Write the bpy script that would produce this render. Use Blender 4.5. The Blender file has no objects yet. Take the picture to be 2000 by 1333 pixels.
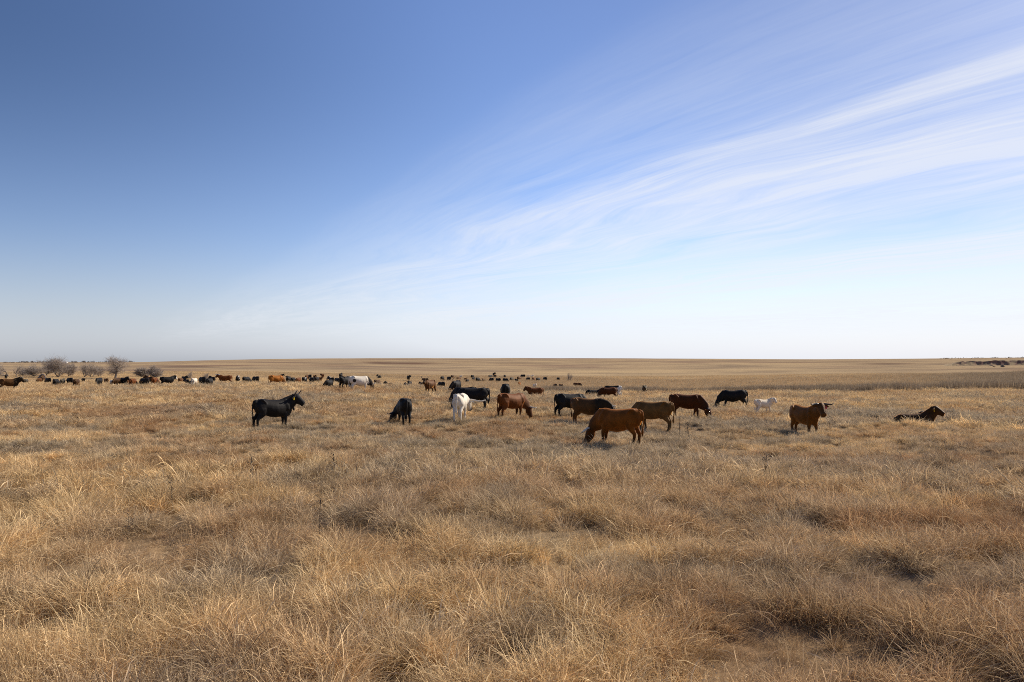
import bpy, bmesh, math, random
import numpy as np
from mathutils import Vector, Matrix
R = math.radians
scene = bpy.context.scene
COL = scene.collection

# ------------------------------------------------------------------ camera
FPX = 2000 * 28.0 / 36.0            # focal length in photograph pixels
HOR = 704.0                          # eye level, photograph pixels
PITCH = math.atan((HOR - 666.5) / FPX)
CAMZ = 3.0
cd = bpy.data.cameras.new('camera'); cam = bpy.data.objects.new('camera', cd); COL.objects.link(cam)
cd.lens = 28.0; cd.sensor_width = 36.0; cd.clip_start = 0.1; cd.clip_end = 20000
cam.location = (0, 0, CAMZ); cam.rotation_euler = (math.pi/2 + PITCH, 0, 0)
scene.camera = cam

# ------------------------------------------------------------------ sky and sun
SUN_ELEV, SUN_AZ = R(36), R(62)      # azimuth measured to the right of the view direction
world = bpy.data.worlds.new('World'); scene.world = world; world.use_nodes = True
wn, wl = world.node_tree.nodes, world.node_tree.links
wn.clear()
def WN(t, **k):
    n = wn.new(t)
    for a, b in k.items(): setattr(n, a, b)
    return n
def wmath(op, a, b=None, c=None, clamp=False):
    n = WN('ShaderNodeMath', operation=op, use_clamp=clamp)
    for i, v in enumerate((a, b, c)):
        if v is None: continue
        if isinstance(v, (int, float)): n.inputs[i].default_value = v
        else: wl.new(v, n.inputs[i])
    return n.outputs[0]
sky = WN('ShaderNodeTexSky', sky_type='NISHITA', sun_disc=False)
sky.sun_elevation = SUN_ELEV; sky.sun_rotation = SUN_AZ
sky.air_density = 1.0; sky.dust_density = 0.6; sky.ozone_density = 2.5; sky.altitude = 300
tc = WN('ShaderNodeTexCoord')
sep = WN('ShaderNodeSeparateXYZ'); wl.new(tc.outputs['Generated'], sep.inputs[0])
zz = wmath('MAXIMUM', sep.outputs[2], 0.012)
pxx = wmath('DIVIDE', sep.outputs[0], zz); pyy = wmath('DIVIDE', sep.outputs[1], zz)
DA = R(-27.2)                        # the cirrus bands run towards this azimuth
cu = wmath('ADD', wmath('MULTIPLY', pxx, math.sin(DA)), wmath('MULTIPLY', pyy, math.cos(DA)))
cv = wmath('ADD', wmath('MULTIPLY', pxx, math.cos(DA)), wmath('MULTIPLY', pyy, -math.sin(DA)))
def wcomb(x, y, z=0.0):
    n = WN('ShaderNodeCombineXYZ')
    for i, v in enumerate((x, y, z)):
        if isinstance(v, (int, float)): n.inputs[i].default_value = v
        else: wl.new(v, n.inputs[i])
    return n.outputs[0]
def wnoise(vec, scale, detail=6, rough=0.6, dist=0.0):
    n = WN('ShaderNodeTexNoise'); wl.new(vec, n.inputs['Vector'])
    n.inputs['Scale'].default_value = scale; n.inputs['Detail'].default_value = detail
    n.inputs['Roughness'].default_value = rough; n.inputs['Distortion'].default_value = dist
    return n.outputs['Fac']
warp = wnoise(wcomb(wmath('MULTIPLY', cu, 0.22), wmath('MULTIPLY', cv, 0.3), 3.1), 1.0, 3, 0.5)
vw = wmath('ADD', cv, wmath('MULTIPLY', wmath('SUBTRACT', warp, 0.5), wmath('MULTIPLY', cv, 0.55)))
lv = wmath('LOGARITHM', wmath('MAXIMUM', vw, 0.05), 2.0)        # log of distance across the bands
ramp = WN('ShaderNodeValToRGB'); wl.new(wmath('DIVIDE', wmath('ADD', lv, 1.0), 6.0), ramp.inputs[0])
cr = ramp.color_ramp; cr.interpolation = 'EASE'
def stops(cr, st):
    while len(cr.elements) > 1: cr.elements.remove(cr.elements[-1])
    cr.elements[0].position = st[0][0]; cr.elements[0].color = st[0][1]
    for p, c in st[1:]:
        e = cr.elements.new(p); e.color = c
def g(v): return (v, v, v, 1)
def vpos(v): return (math.log2(v) + 1) / 6
stops(cr, [(0.0, g(0)), (vpos(1.3), g(0)), (vpos(1.75), g(.20)), (vpos(2.3), g(.36)), (vpos(2.8), g(.82)), (vpos(3.4), g(.86)),
           (vpos(4.3), g(.75)), (vpos(5.3), g(.42)), (vpos(6.2), g(.80)), (vpos(7.6), g(.95)), (vpos(9.5), g(.5)), (vpos(14), g(.75)), (vpos(30), g(.7))])
st1 = wnoise(wcomb(wmath('MULTIPLY', cu, 0.40), wmath('MULTIPLY', vw, 3.0), 0.0), 1.0, 8, 0.62, 0.35)
st2 = wnoise(wcomb(wmath('MULTIPLY', cu, 0.16), wmath('MULTIPLY', vw, 0.8), 7.0), 1.0, 5, 0.55, 0.2)
fine = wnoise(wcomb(wmath('MULTIPLY', cu, 0.9), wmath('MULTIPLY', vw, 12.0), 2.0), 1.0, 6, 0.65, 0.8)
tex = wmath('ADD', wmath('ADD', wmath('MULTIPLY', st1, 1.0), wmath('MULTIPLY', st2, 0.75)), wmath('MULTIPLY', fine, 0.42))
tex = wmath('MULTIPLY', wmath('SUBTRACT', tex, 0.74), 2.1, clamp=True)
ufade = WN('ShaderNodeMapRange', interpolation_type='SMOOTHSTEP'); wl.new(wmath('DIVIDE', cu, wmath('ADD', wmath('MULTIPLY', cv, 1.0), 0.4)), ufade.inputs[0])
ufade.inputs[1].default_value = 0.0; ufade.inputs[2].default_value = 4.2; ufade.inputs[3].default_value = 1.0; ufade.inputs[4].default_value = 0.42
cloud = wmath('MULTIPLY', wmath('MULTIPLY', ramp.outputs[0], tex), ufade.outputs[0], clamp=True)
cloud = wmath('MULTIPLY', cloud, 0.92, clamp=True)
# clear dry air seen through a polarising filter: darkest a right angle from the sun, fading out in the haze above the horizon
sunv = WN('ShaderNodeVectorMath', operation='DOT_PRODUCT'); wl.new(tc.outputs['Generated'], sunv.inputs[0])
sunv.inputs[1].default_value = (math.sin(SUN_AZ)*math.cos(SUN_ELEV), math.cos(SUN_AZ)*math.cos(SUN_ELEV), math.sin(SUN_ELEV))
c2 = wmath('MULTIPLY', sunv.outputs['Value'], sunv.outputs['Value'])
polar = wmath('DIVIDE', wmath('SUBTRACT', 1.0, c2), wmath('ADD', 1.0, c2))
def wrange(v, a, b, c, d, kind='SMOOTHSTEP'):
    n = WN('ShaderNodeMapRange', interpolation_type=kind); wl.new(v, n.inputs[0])
    for i, q in enumerate((a, b, c, d)): n.inputs[i+1].default_value = q
    return n.outputs[0]
alt = wrange(sep.outputs[2], 0.0, 0.36, 0.0, 1.0)
polar = wmath('MULTIPLY', polar, alt)
hs = WN('ShaderNodeHueSaturation'); wl.new(sky.outputs[0], hs.inputs['Color'])
wl.new(wmath('ADD', 1.0, wmath('MULTIPLY', polar, 0.10)), hs.inputs['Saturation'])
glow = wmath('MULTIPLY', wrange(sunv.outputs['Value'], -.05, .55, 0.0, 1.0), wrange(sunv.outputs['Value'], .50, .88, 1.0, -.15))
glow = wmath('ADD', 1.0, wmath('MULTIPLY', glow, .38))
wl.new(wmath('MULTIPLY', glow, wmath('SUBTRACT', 1.20, wmath('MULTIPLY', polar, 0.50))), hs.inputs['Value'])
gain = WN('ShaderNodeMix', data_type='RGBA', blend_type='MULTIPLY'); gain.inputs[0].default_value = 1
wl.new(hs.outputs[0], gain.inputs[6]); gain.inputs[7].default_value = (.98, .95, 1.12, 1)
lum = WN('ShaderNodeRGBToBW'); wl.new(sky.outputs[0], lum.inputs[0])
hz = WN('ShaderNodeMix', data_type='RGBA', blend_type='MULTIPLY'); hz.inputs[0].default_value = 1
wl.new(wmath('MINIMUM', wmath('MULTIPLY', lum.outputs[0], glow), 7.0), hz.inputs[6]); hz.inputs[7].default_value = (1.09, 1.18, 1.34, 1)
skyc = WN('ShaderNodeMix', data_type='RGBA'); wl.new(wrange(sep.outputs[2], -.06, .16, 1.0, 0.0), skyc.inputs[0])
wl.new(gain.outputs[2], skyc.inputs[6]); wl.new(hz.outputs[2], skyc.inputs[7])
mixc = WN('ShaderNodeMix', data_type='RGBA'); wl.new(wmath('MULTIPLY', cloud, wrange(sep.outputs[2], .012, .05, 0.0, 1.0)), mixc.inputs[0]); wl.new(skyc.outputs[2], mixc.inputs[6])
mixc.inputs[7].default_value = (8.7, 8.9, 9.4, 1)
bg = WN('ShaderNodeBackground'); bg.inputs['Strength'].default_value = 0.084
wl.new(mixc.outputs[2], bg.inputs['Color'])
wo = WN('ShaderNodeOutputWorld'); wl.new(bg.outputs[0], wo.inputs['Surface'])

sd = bpy.data.lights.new('sun', 'SUN'); sd.energy = 5.0; sd.angle = R(0.53); sd.color = (1.0, 0.90, 0.76)
sun = bpy.data.objects.new('sun', sd); COL.objects.link(sun)
sdir = Vector((math.sin(SUN_AZ)*math.cos(SUN_ELEV), math.cos(SUN_AZ)*math.cos(SUN_ELEV), math.sin(SUN_ELEV)))
sun.rotation_euler = (-sdir).to_track_quat('-Z', 'Y').to_euler(); sun.location = (60, 30, 60)

scene.view_settings.view_transform = 'Standard'; scene.view_settings.look = 'None'
scene.view_settings.gamma = 1.0; scene.view_settings.use_curve_mapping = False
scene.view_settings.exposure = 0.25
cy = scene.cycles
cy.use_denoising = False
cy.max_bounces = 6; cy.diffuse_bounces = 3; cy.glossy_bounces = 2; cy.transmission_bounces = 3
cy.use_adaptive_sampling = False
cy.filter_width = 1.0
cy.sample_clamp_indirect = 6.0

# ------------------------------------------------------------------ helpers
_rng = np.random.default_rng(7)
_PERM = _rng.permutation(4096); _VAL = _rng.random(4096)
def vnoise(x, y, seed=0):
    xi = np.floor(x).astype(np.int64); yi = np.floor(y).astype(np.int64)
    fx = x - xi; fy = y - yi
    fx = fx*fx*(3-2*fx); fy = fy*fy*(3-2*fy)
    def h(a, b): return _VAL[_PERM[(_PERM[(a + seed*131) & 4095] + b) & 4095]]
    a = h(xi, yi); b = h(xi+1, yi); c = h(xi, yi+1); d = h(xi+1, yi+1)
    return (a*(1-fx)+b*fx)*(1-fy) + (c*(1-fx)+d*fx)*fy
def fbm(x, y, seed=0, octv=4, gain=0.5):
    s = 0; a = 1; t = 0
    for i in range(octv):
        s = s + a*vnoise(x*2**i + 17.3*i, y*2**i - 9.1*i, seed+i); t += a; a *= gain
    return s/t
def sstep(a, b, x):
    t = np.clip((x-a)/(b-a), 0, 1); return t*t*(3-2*t)

def mesh_obj(name, verts, faces, mat=None, parent=None, smooth=False):
    me = bpy.data.meshes.new(name); me.from_pydata(verts, [], faces); me.update()
    if smooth: me.polygons.foreach_set('use_smooth', [True]*len(me.polygons))
    o = bpy.data.objects.new(name, me); COL.objects.link(o)
    if mat: me.materials.append(mat)
    if parent: o.parent = parent
    return o
def np_mesh(name, V, quads=None, tris=None):
    me = bpy.data.meshes.new(name)
    nq = 0 if quads is None else len(quads); nt = 0 if tris is None else len(tris)
    me.vertices.add(len(V)); me.vertices.foreach_set('co', np.asarray(V, np.float32).ravel())
    loops = []; starts = []; tot = 0
    idx = np.concatenate([a.ravel() for a in (quads, tris) if a is not None and len(a)]).astype(np.int32)
    me.loops.add(len(idx)); me.loops.foreach_set('vertex_index', idx)
    st = np.concatenate([np.arange(nq)*4, nq*4 + np.arange(nt)*3]).astype(np.int32)
    me.polygons.add(nq+nt); me.polygons.foreach_set('loop_start', st)
    me.update(calc_edges=True)
    return me
def tag(o, label=None, cat=None, group=None, kind=None):
    if label: o['label'] = label
    if cat: o['category'] = cat
    if group: o['group'] = group
    if kind: o['kind'] = kind
    return o
def empty(name, loc, rz=0.0, s=1.0):
    o = bpy.data.objects.new(name, None); COL.objects.link(o)
    o.location = loc; o.rotation_euler = (0, 0, rz); o.scale = (s, s, s); o.empty_display_size = 0.3
    return o

# ------------------------------------------------------------------ materials
class NT:
    def __init__(s, name):
        s.m = bpy.data.materials.new(name); s.m.use_nodes = True
        s.n = s.m.node_tree.nodes; s.l = s.m.node_tree.links; s.n.clear()
        s.out = s.n.new('ShaderNodeOutputMaterial')
    def node(s, t, **k):
        n = s.n.new(t)
        for a, b in k.items(): setattr(n, a, b)
        return n
    def set(s, sock, v):
        if hasattr(v, 'is_output') or isinstance(v, bpy.types.NodeSocket): s.l.new(v, sock)
        else: sock.default_value = v
    def math(s, op, a, b=None, clamp=False):
        n = s.node('ShaderNodeMath', operation=op, use_clamp=clamp); s.set(n.inputs[0], a)
        if b is not None: s.set(n.inputs[1], b)
        return n.outputs[0]
    def mix(s, f, a, b, blend='MIX'):
        n = s.node('ShaderNodeMix', data_type='RGBA', blend_type=blend)
        s.set(n.inputs[0], f); s.set(n.inputs[6], a); s.set(n.inputs[7], b); return n.outputs[2]
    def noise(s, vec, scale, detail=4, rough=0.55, dist=0.0):
        n = s.node('ShaderNodeTexNoise'); s.l.new(vec, n.inputs['Vector'])
        n.inputs['Scale'].default_value = scale; n.inputs['Detail'].default_value = detail
        n.inputs['Roughness'].default_value = rough; n.inputs['Distortion'].default_value = dist
        return n.outputs['Fac']
    def rng(s, v, a, b, c=0.0, d=1.0):
        n = s.node('ShaderNodeMapRange'); s.set(n.inputs[0], v)
        n.inputs[1].default_value = a; n.inputs[2].default_value = b; n.inputs[3].default_value = c; n.inputs[4].default_value = d
        return n.outputs[0]
    def mapping(s, vec, scale):
        n = s.node('ShaderNodeMapping'); s.l.new(vec, n.inputs[0]); n.inputs['Scale'].default_value = scale; return n.outputs[0]
def C4(r, g_, b): return (r, g_, b, 1.0)

def grass_material(name, transl=0.30):
    t = NT(name)
    ti = t.node('ShaderNodeAttribute', attribute_type='INSTANCER', attribute_name='tint')
    va = t.node('ShaderNodeAttribute', attribute_type='GEOMETRY', attribute_name='var')
    br = t.rng(va.outputs['Fac'], 0, 1, 0.55, 1.55)
    vm = t.node('ShaderNodeVectorMath', operation='SCALE'); t.l.new(ti.outputs['Vector'], vm.inputs[0]); t.l.new(br, vm.inputs[3])
    pale = t.rng(va.outputs['Fac'], 0.86, 1.0, 0.0, 0.75)
    col = t.mix(pale, vm.outputs[0], C4(.78, .61, .36))
    dk = t.rng(va.outputs['Fac'], 0.0, 0.10, 0.6, 0.0)
    col = t.mix(dk, col, C4(.16, .085, .04))
    d = t.node('ShaderNodeBsdfDiffuse'); tr = t.node('ShaderNodeBsdfTranslucent'); gl = t.node('ShaderNodeBsdfGlossy')
    t.l.new(col, d.inputs[0]); t.l.new(col, tr.inputs[0]); gl.inputs['Roughness'].default_value = 0.6
    gl.inputs[0].default_value = C4(.9, .8, .65)
    m1 = t.node('ShaderNodeMixShader'); m1.inputs[0].default_value = transl
    t.l.new(d.outputs[0], m1.inputs[1]); t.l.new(tr.outputs[0], m1.inputs[2])
    m2 = t.node('ShaderNodeMixShader'); m2.inputs[0].default_value = 0.025
    t.l.new(m1.outputs[0], m2.inputs[1]); t.l.new(gl.outputs[0], m2.inputs[2])
    t.l.new(m2.outputs[0], t.out.inputs['Surface'])
    return t.m
M_GRASS = grass_material('dry_grass')

def principled(t, col, rough=0.7, spec=0.3):
    p = t.node('ShaderNodeBsdfPrincipled'); t.set(p.inputs['Base Color'], col)
    t.set(p.inputs['Roughness'], rough); p.inputs['Specular IOR Level'].default_value = spec
    t.l.new(p.outputs[0], t.out.inputs['Surface']); return p

def ground_material():
    t = NT('prairie_ground')
    ge = t.node('ShaderNodeNewGeometry'); pos = ge.outputs['Position']
    at = t.node('ShaderNodeAttribute', attribute_type='GEOMETRY', attribute_name='gcol')
    n1 = t.noise(t.mapping(pos, (1, 1, 0)), 5.0, 8, 0.75)
    n2 = t.noise(t.mapping(pos, (.6, 1, 0)), 0.045, 8, 0.62, 0.4)
    n3 = t.noise(t.mapping(pos, (.5, 1, 0)), 0.014, 6, 0.6, 0.6)
    c = t.mix(t.rng(n1, .3, .72, 0, 1), t.mix(1.0, at.outputs['Color'], C4(.62, .56, .5), 'MULTIPLY'), t.mix(1.0, at.outputs['Color'], C4(1.15, 1.15, 1.15), 'MULTIPLY'))
    n4 = t.noise(t.mapping(pos, (.25, 1, 0)), .03, 8, .7, .8)
    c = t.mix(t.rng(n2, .46, .62, 0, .75), c, C4(.19, .14, .10))
    c = t.mix(t.rng(n4, .5, .66, 0, .6), c, C4(.56, .40, .21))
    c = t.mix(t.rng(n3, .52, .64, 0, .7), c, C4(.20, .125, .095))
    p = principled(t, c, 1.0, 0.0)
    bp = t.node('ShaderNodeBump'); bp.inputs['Strength'].default_value = 0.5; bp.inputs['Distance'].default_value = 0.25
    t.l.new(n1, bp.inputs['Height']); t.l.new(bp.outputs[0], p.inputs['Normal'])
    return t.m
M_GROUND = ground_material()

def coat(name, main, second=None, pattern=None, rough=0.62, amt=0.42):
    t = NT(name)
    co = t.node('ShaderNodeTexCoord').outputs['Object']
    s = t.node('ShaderNodeSeparateXYZ'); t.l.new(co, s.inputs[0]); X, Y, Z = s.outputs
    nz = t.noise(co, 3.2, 4, 0.55, 0.3); nf = t.noise(t.mapping(co, (1, 1, .35)), 14, 3, 0.6)
    hairy = sum(main) > .07 and main[0] < .5
    if hairy: bright = main; main = tuple(v*.62 for v in main)
    col = t.mix(t.rng(nz, .3, .7, 0, 1), C4(*[v*(1-amt) for v in main]), C4(*[min(v*(1+amt), .9) for v in main]))
    col = t.mix(t.rng(nf, .25, .75, 0, .35), col, C4(*[v*.55 for v in main]))
    wob = t.math('MULTIPLY', t.math('SUBTRACT', nz, 0.5), 0.7)
    sec = C4(*second) if second else None
    if pattern == 'front':      f = t.rng(t.math('ADD', X, wob), .30, .48)
    elif pattern == 'head':     f = t.rng(t.math('ADD', X, wob), .66, .74)
    elif pattern == 'points':
        f = t.math('MAXIMUM', t.rng(Z, .55, .30), t.math('MULTIPLY', t.rng(X, .75, 1.05), .8))
    elif pattern == 'rear':     f = t.rng(t.math('ADD', t.math('SUBTRACT', t.math('MULTIPLY', Z, -0.9), X), wob), -.62, -.50)
    elif pattern == 'patch':    f = t.rng(t.noise(co, 1.9, 2, .4, .2), .60, .63)
    elif pattern == 'face':     f = t.rng(X, 1.16, 1.24)
    elif pattern == 'belly':    f = t.rng(t.math('ADD', Z, t.math('MULTIPLY', wob, .5)), .74, .60)
    else: f = None
    if f is not None: col = t.mix(f, col, sec)
    if pattern == 'head':       # black patch on the flank as well
        d = t.node('ShaderNodeVectorMath', operation='DISTANCE'); t.l.new(co, d.inputs[0]); d.inputs[1].default_value = (-.52, -.26, .92)
        col = t.mix(t.rng(d.outputs['Value'], .17, .14), col, sec)
    p = principled(t, col, rough+.12, 0.14)
    if hairy:      # winter hair catching the light along the edges
        p.inputs['Specular IOR Level'].default_value = .30; p.inputs['Roughness'].default_value = .62
        p.inputs['Specular Tint'].default_value = C4(1.0, .30+.7*bright[1]/max(bright), .15+.6*bright[2]/max(bright))
        keep = t.math('SUBTRACT', 1.0, f, True) if f is not None and pattern in ('front', 'head', 'face') else 1.0
        t.set(p.inputs['Sheen Weight'], t.math('MULTIPLY', keep, .9)); p.inputs['Sheen Roughness'].default_value = .28
        mx = max(bright); p.inputs['Sheen Tint'].default_value = C4(1.0, .12+.85*bright[1]/mx, .02+.75*bright[2]/mx)
    elif main[0] < .1:
        p.inputs['Sheen Weight'].default_value = .05; p.inputs['Sheen Roughness'].default_value = .3; p.inputs['Sheen Tint'].default_value = C4(1, .8, .65)
    bp = t.node('ShaderNodeBump'); bp.inputs['Strength'].default_value = 0.35; bp.inputs['Distance'].default_value = 0.02
    t.l.new(nf, bp.inputs['Height']); t.l.new(bp.outputs[0], p.inputs['Normal'])
    return t.m
BLK = (.011, .009, .008)
COATS = dict(
    black=coat('coat_black', BLK, None, None, .5), charcoal=coat('coat_charcoal', (.018, .015, .013), None, None, .55),
    grey=coat('coat_grey', (.06, .048, .038)), brown=coat('coat_brown', (.11, .042, .015), (.02, .012, .008), 'points'),
    darkbrown=coat('coat_dark_brown', (.046, .020, .009)), red=coat('coat_red', (.17, .050, .014), (.05, .02, .01), 'points'),
    darkred=coat('coat_dark_red', (.075, .020, .007), (.03, .012, .007), 'points'),
    orange=coat('coat_orange', (.48, .16, .025), (.09, .035, .012), 'points'),
    rust=coat('coat_rust', (.27, .082, .012), (.035, .014, .006), 'points'),
    tan=coat('coat_tan', (.21, .098, .030), (.05, .032, .018), 'points'),
    ochre=coat('coat_ochre', (.21, .074, .013), (.05, .025, .012), 'points'),
    white=coat('coat_white', (.70, .61, .49), (.40, .32, .23), 'points', .6, .08), cream=coat('coat_cream', (.82, .68, .50), None, None, .6, .08),
    whitehead=coat('coat_white_dark_head', (.72, .64, .52), (.022, .014, .01), 'head', .6, .06),
    brownblack=coat('coat_brown_black_front', (.12, .052, .018), (.010, .008, .007), 'front'),
    blackwhite=coat('coat_black_white_rear', BLK, (.60, .55, .47), 'rear'),
    whitedark=coat('coat_white_dark_face', (.72, .64, .52), (.05, .03, .02), 'face', .6, .06),
    blackpatch=coat('coat_black_patched', BLK, (.55, .50, .43), 'patch'),
    whiteface=coat('coat_black_white_face', BLK, (.62, .57, .5), 'face'),
)
def plain(name, col, rough=0.6, noise=0.0):
    t = NT(name)
    if noise:
        co = t.node('ShaderNodeTexCoord').outputs['Object']
        c = t.mix(t.rng(t.noise(co, noise, 5, .6), .3, .7), C4(*[v*.6 for v in col]), C4(*[v*1.35 for v in col]))
    else: c = C4(*col)
    principled(t, c, rough, 0.3); return t.m
M_HORN = plain('horn_pale', (.62, .55, .44), .4, 9); M_HORND = plain('horn_dark', (.045, .038, .034), .35, 9)
M_TAGY = plain('tag_yellow', (.75, .52, .03), .5); M_TAGR = plain('tag_red', (.50, .045, .07), .5); M_TAGP = plain('tag_pink', (.6, .14, .2), .5)
M_EYE = plain('eye_dark', (.006, .005, .004), .12); M_STRAP = plain('strap_dark', (.012, .010, .009), .6, 12)
M_BARK = plain('bark_grey', (.17, .135, .11), .9, 3); M_TWIG = plain('twig_grey', (.36, .30, .245), .9, 2)
M_DEAD = plain('dead_stalk', (.075, .055, .04), .9, 8); M_WHITE = plain('white_paint', (.8, .78, .74), .5, 1); M_ROOF = plain('roof_tin', (.5, .48, .45), .4, 2)
M_SHRUB = plain('far_shrub', (.12, .10, .085), .95, .6)

# ------------------------------------------------------------------ terrain
D_T = np.array([0, 40, 60, 80, 95, 115, 135, 165, 210, 270, 340, 430, 600, 900, 1500, 4000], float)
TAB = {
 -500: [0, 0, 0, -.1, -.3, -.7, -.9, -.4, .3, .6, .7, .7, .5, .1, -1.8, -10],
 0:    [0, 0, 0, -.1, -.3, -.7, -.9, -.4, .3, .6, .7, .7, .5, .1, -1.8, -10],
 250:  [0, 0, 0, -.1, -.3, -.7, -1.0, -.5, .3, .7, 1.0, 1.3, 1.3, .4, -2.2, -10],
 440:  [0, 0, 0, 0, -.1, -.4, -1.05, -.95, -.2, .9, 1.9, 2.6, 3.5, 2.2, -3, -14],
 580:  [0, 0, .1, 0, 0, -.6, -1.2, -1.3, -.7, .4, 1.7, 2.9, 4.5, 3, -3, -15],
 700:  [0, 0, .25, .25, -.1, -.8, -1.4, -1.7, -1.3, 0, 1.4, 2.7, 4.85, 3, -3, -15],
 835:  [0, 0, .05, 0, -.4, -1.1, -1.7, -2.1, -1.9, -.5, 1.1, 2.6, 4.9, 3, -3, -15],
 1000: [0, 0, 0, -.6, -1.1, -1.7, -2.2, -2.5, -2.3, -.9, .9, 2.5, 4.9, 3, -3, -15],
 1200: [0, 0, -.3, -.8, -1.0, -1.6, -2.2, -2.4, -2.2, -.9, .9, 2.5, 4.9, 3, -3, -15],
 1430: [0, -.1, -.35, -.9, -1.2, -1.5, -1.8, -1.9, -1.6, -.5, .8, 2.2, 4.2, 3, -3, -15],
 1600: [0, -.35, -.55, -.9, -1.1, -1.3, -1.4, -1.3, -.9, -.2, .8, 2.2, 3.9, 3, -3, -15],
 1800: [0, -.1, -.5, -.8, -.9, -1.0, -1.0, -.9, -.3, .3, 1.2, 2.6, 4.5, 3, -3, -15],
 2000: [0, -.1, -.5, -.8, -.9, -1.0, -1.0, -.8, 0, .8, 2.2, 3.4, 5.5, 3.5, -3, -15],
 2600: [0, -.1, -.5, -.8, -.9, -1.0, -1.0, -.8, 0, .8, 2.2, 3.4, 5.8, 3.5, -3, -15],
}
_CG = np.linspace(-500, 2600, 156); _LG = np.linspace(math.log(8.0), math.log(4000), 220)
_cols = sorted(TAB); _tab = np.array([TAB[c] for c in _cols], float)
_A = np.stack([np.interp(np.exp(_LG), D_T, row) for row in _tab])
_G = np.stack([np.interp(_CG, _cols, _A[:, j]) for j in range(len(_LG))], 1)
def _blur(a, ax, r):
    k = np.exp(-0.5*(np.arange(-3*r, 3*r+1)/r)**2); k /= k.sum()
    p = [(0, 0), (0, 0)]; p[ax] = (3*r, 3*r); b = np.pad(a, p, mode='edge')
    return np.apply_along_axis(lambda v: np.convolve(v, k, 'valid'), ax, b)
_G = _blur(_blur(_G, 1, 3), 0, 3)
def ground_z(x, y, fine=True):
    x = np.asarray(x, float); y = np.asarray(y, float)
    r = np.hypot(x, y)
    ang = np.clip(np.arctan2(x, np.maximum(y, 1e-6)), -1.1, 1.1); ang = np.where(y <= 0, np.sign(x)*1.1, ang)
    c = np.clip(np.tan(ang)*FPX + 1000, -500, 2599.9)
    dd = np.clip(r*np.cos(np.clip(ang, -.78, .78)), 8.01, 3999)
    ci = (c+500)/3100*155; li = (np.log(dd)-_LG[0])/(_LG[-1]-_LG[0])*219
    i = np.clip(ci.astype(int), 0, 154); j = np.clip(li.astype(int), 0, 218); fc = ci-i; fl = li-j
    z = (_G[i, j]*(1-fc)+_G[i+1, j]*fc)*(1-fl) + (_G[i, j+1]*(1-fc)+_G[i+1, j+1]*fc)*fl
    if fine:
        near = np.clip(1.5 - r/120, 0, 1)
        z = z + near*(0.24*(fbm(x/5.5, y/5.5, 3, 3)-.5) + 0.20*(fbm(x/.8, y/.8, 9, 2)-.5) + .10*(fbm(x/.42, y/.42, 13, 2)-.5))
        z = z + np.clip((r-80)/200, 0, 1)*0.5*(fbm(x/38, y/30, 21, 3)-.5)*np.clip(1.6-r/700, .3, 1)
    return z
def ray(px, py):
    a = (px-1000)/FPX; b = (666.5-py)/FPX
    return np.array([a, math.cos(PITCH)-b*math.sin(PITCH), math.sin(PITCH)+b*math.cos(PITCH)])
def project(p):
    y = p[1]*math.cos(PITCH)+(p[2]-CAMZ)*math.sin(PITCH); z = -p[1]*math.sin(PITCH)+(p[2]-CAMZ)*math.cos(PITCH)
    return 1000+FPX*p[0]/y, 666.5-FPX*z/y
def at_dist(c, d):
    x = (c-1000)/FPX*d
    return x, d, float(ground_z(x, d))
def on_ground(px, py):
    """first point of the terrain under a pixel"""
    v = ray(px, py); t = np.geomspace(3, 2500, 6000)
    z = CAMZ + v[2]*t; gz = ground_z(v[0]*t, v[1]*t)
    k = np.argmax(z <= gz); return v[0]*t[k], v[1]*t[k], float(gz[k])
def fit_top(c, ytop, d, h, tol=.22):
    """a spot near distance d where something h tall tops out at ytop"""
    best = None
    for f in np.linspace(1-tol, 1+tol, 45):
        x, y, z = at_dist(c, d*f); e = abs(project((x, y, z+h))[1]-ytop) + 2.5*abs(math.log(f))
        if best is None or e < best[0]: best = (e, x, y, z)
    return best[1:]

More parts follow.
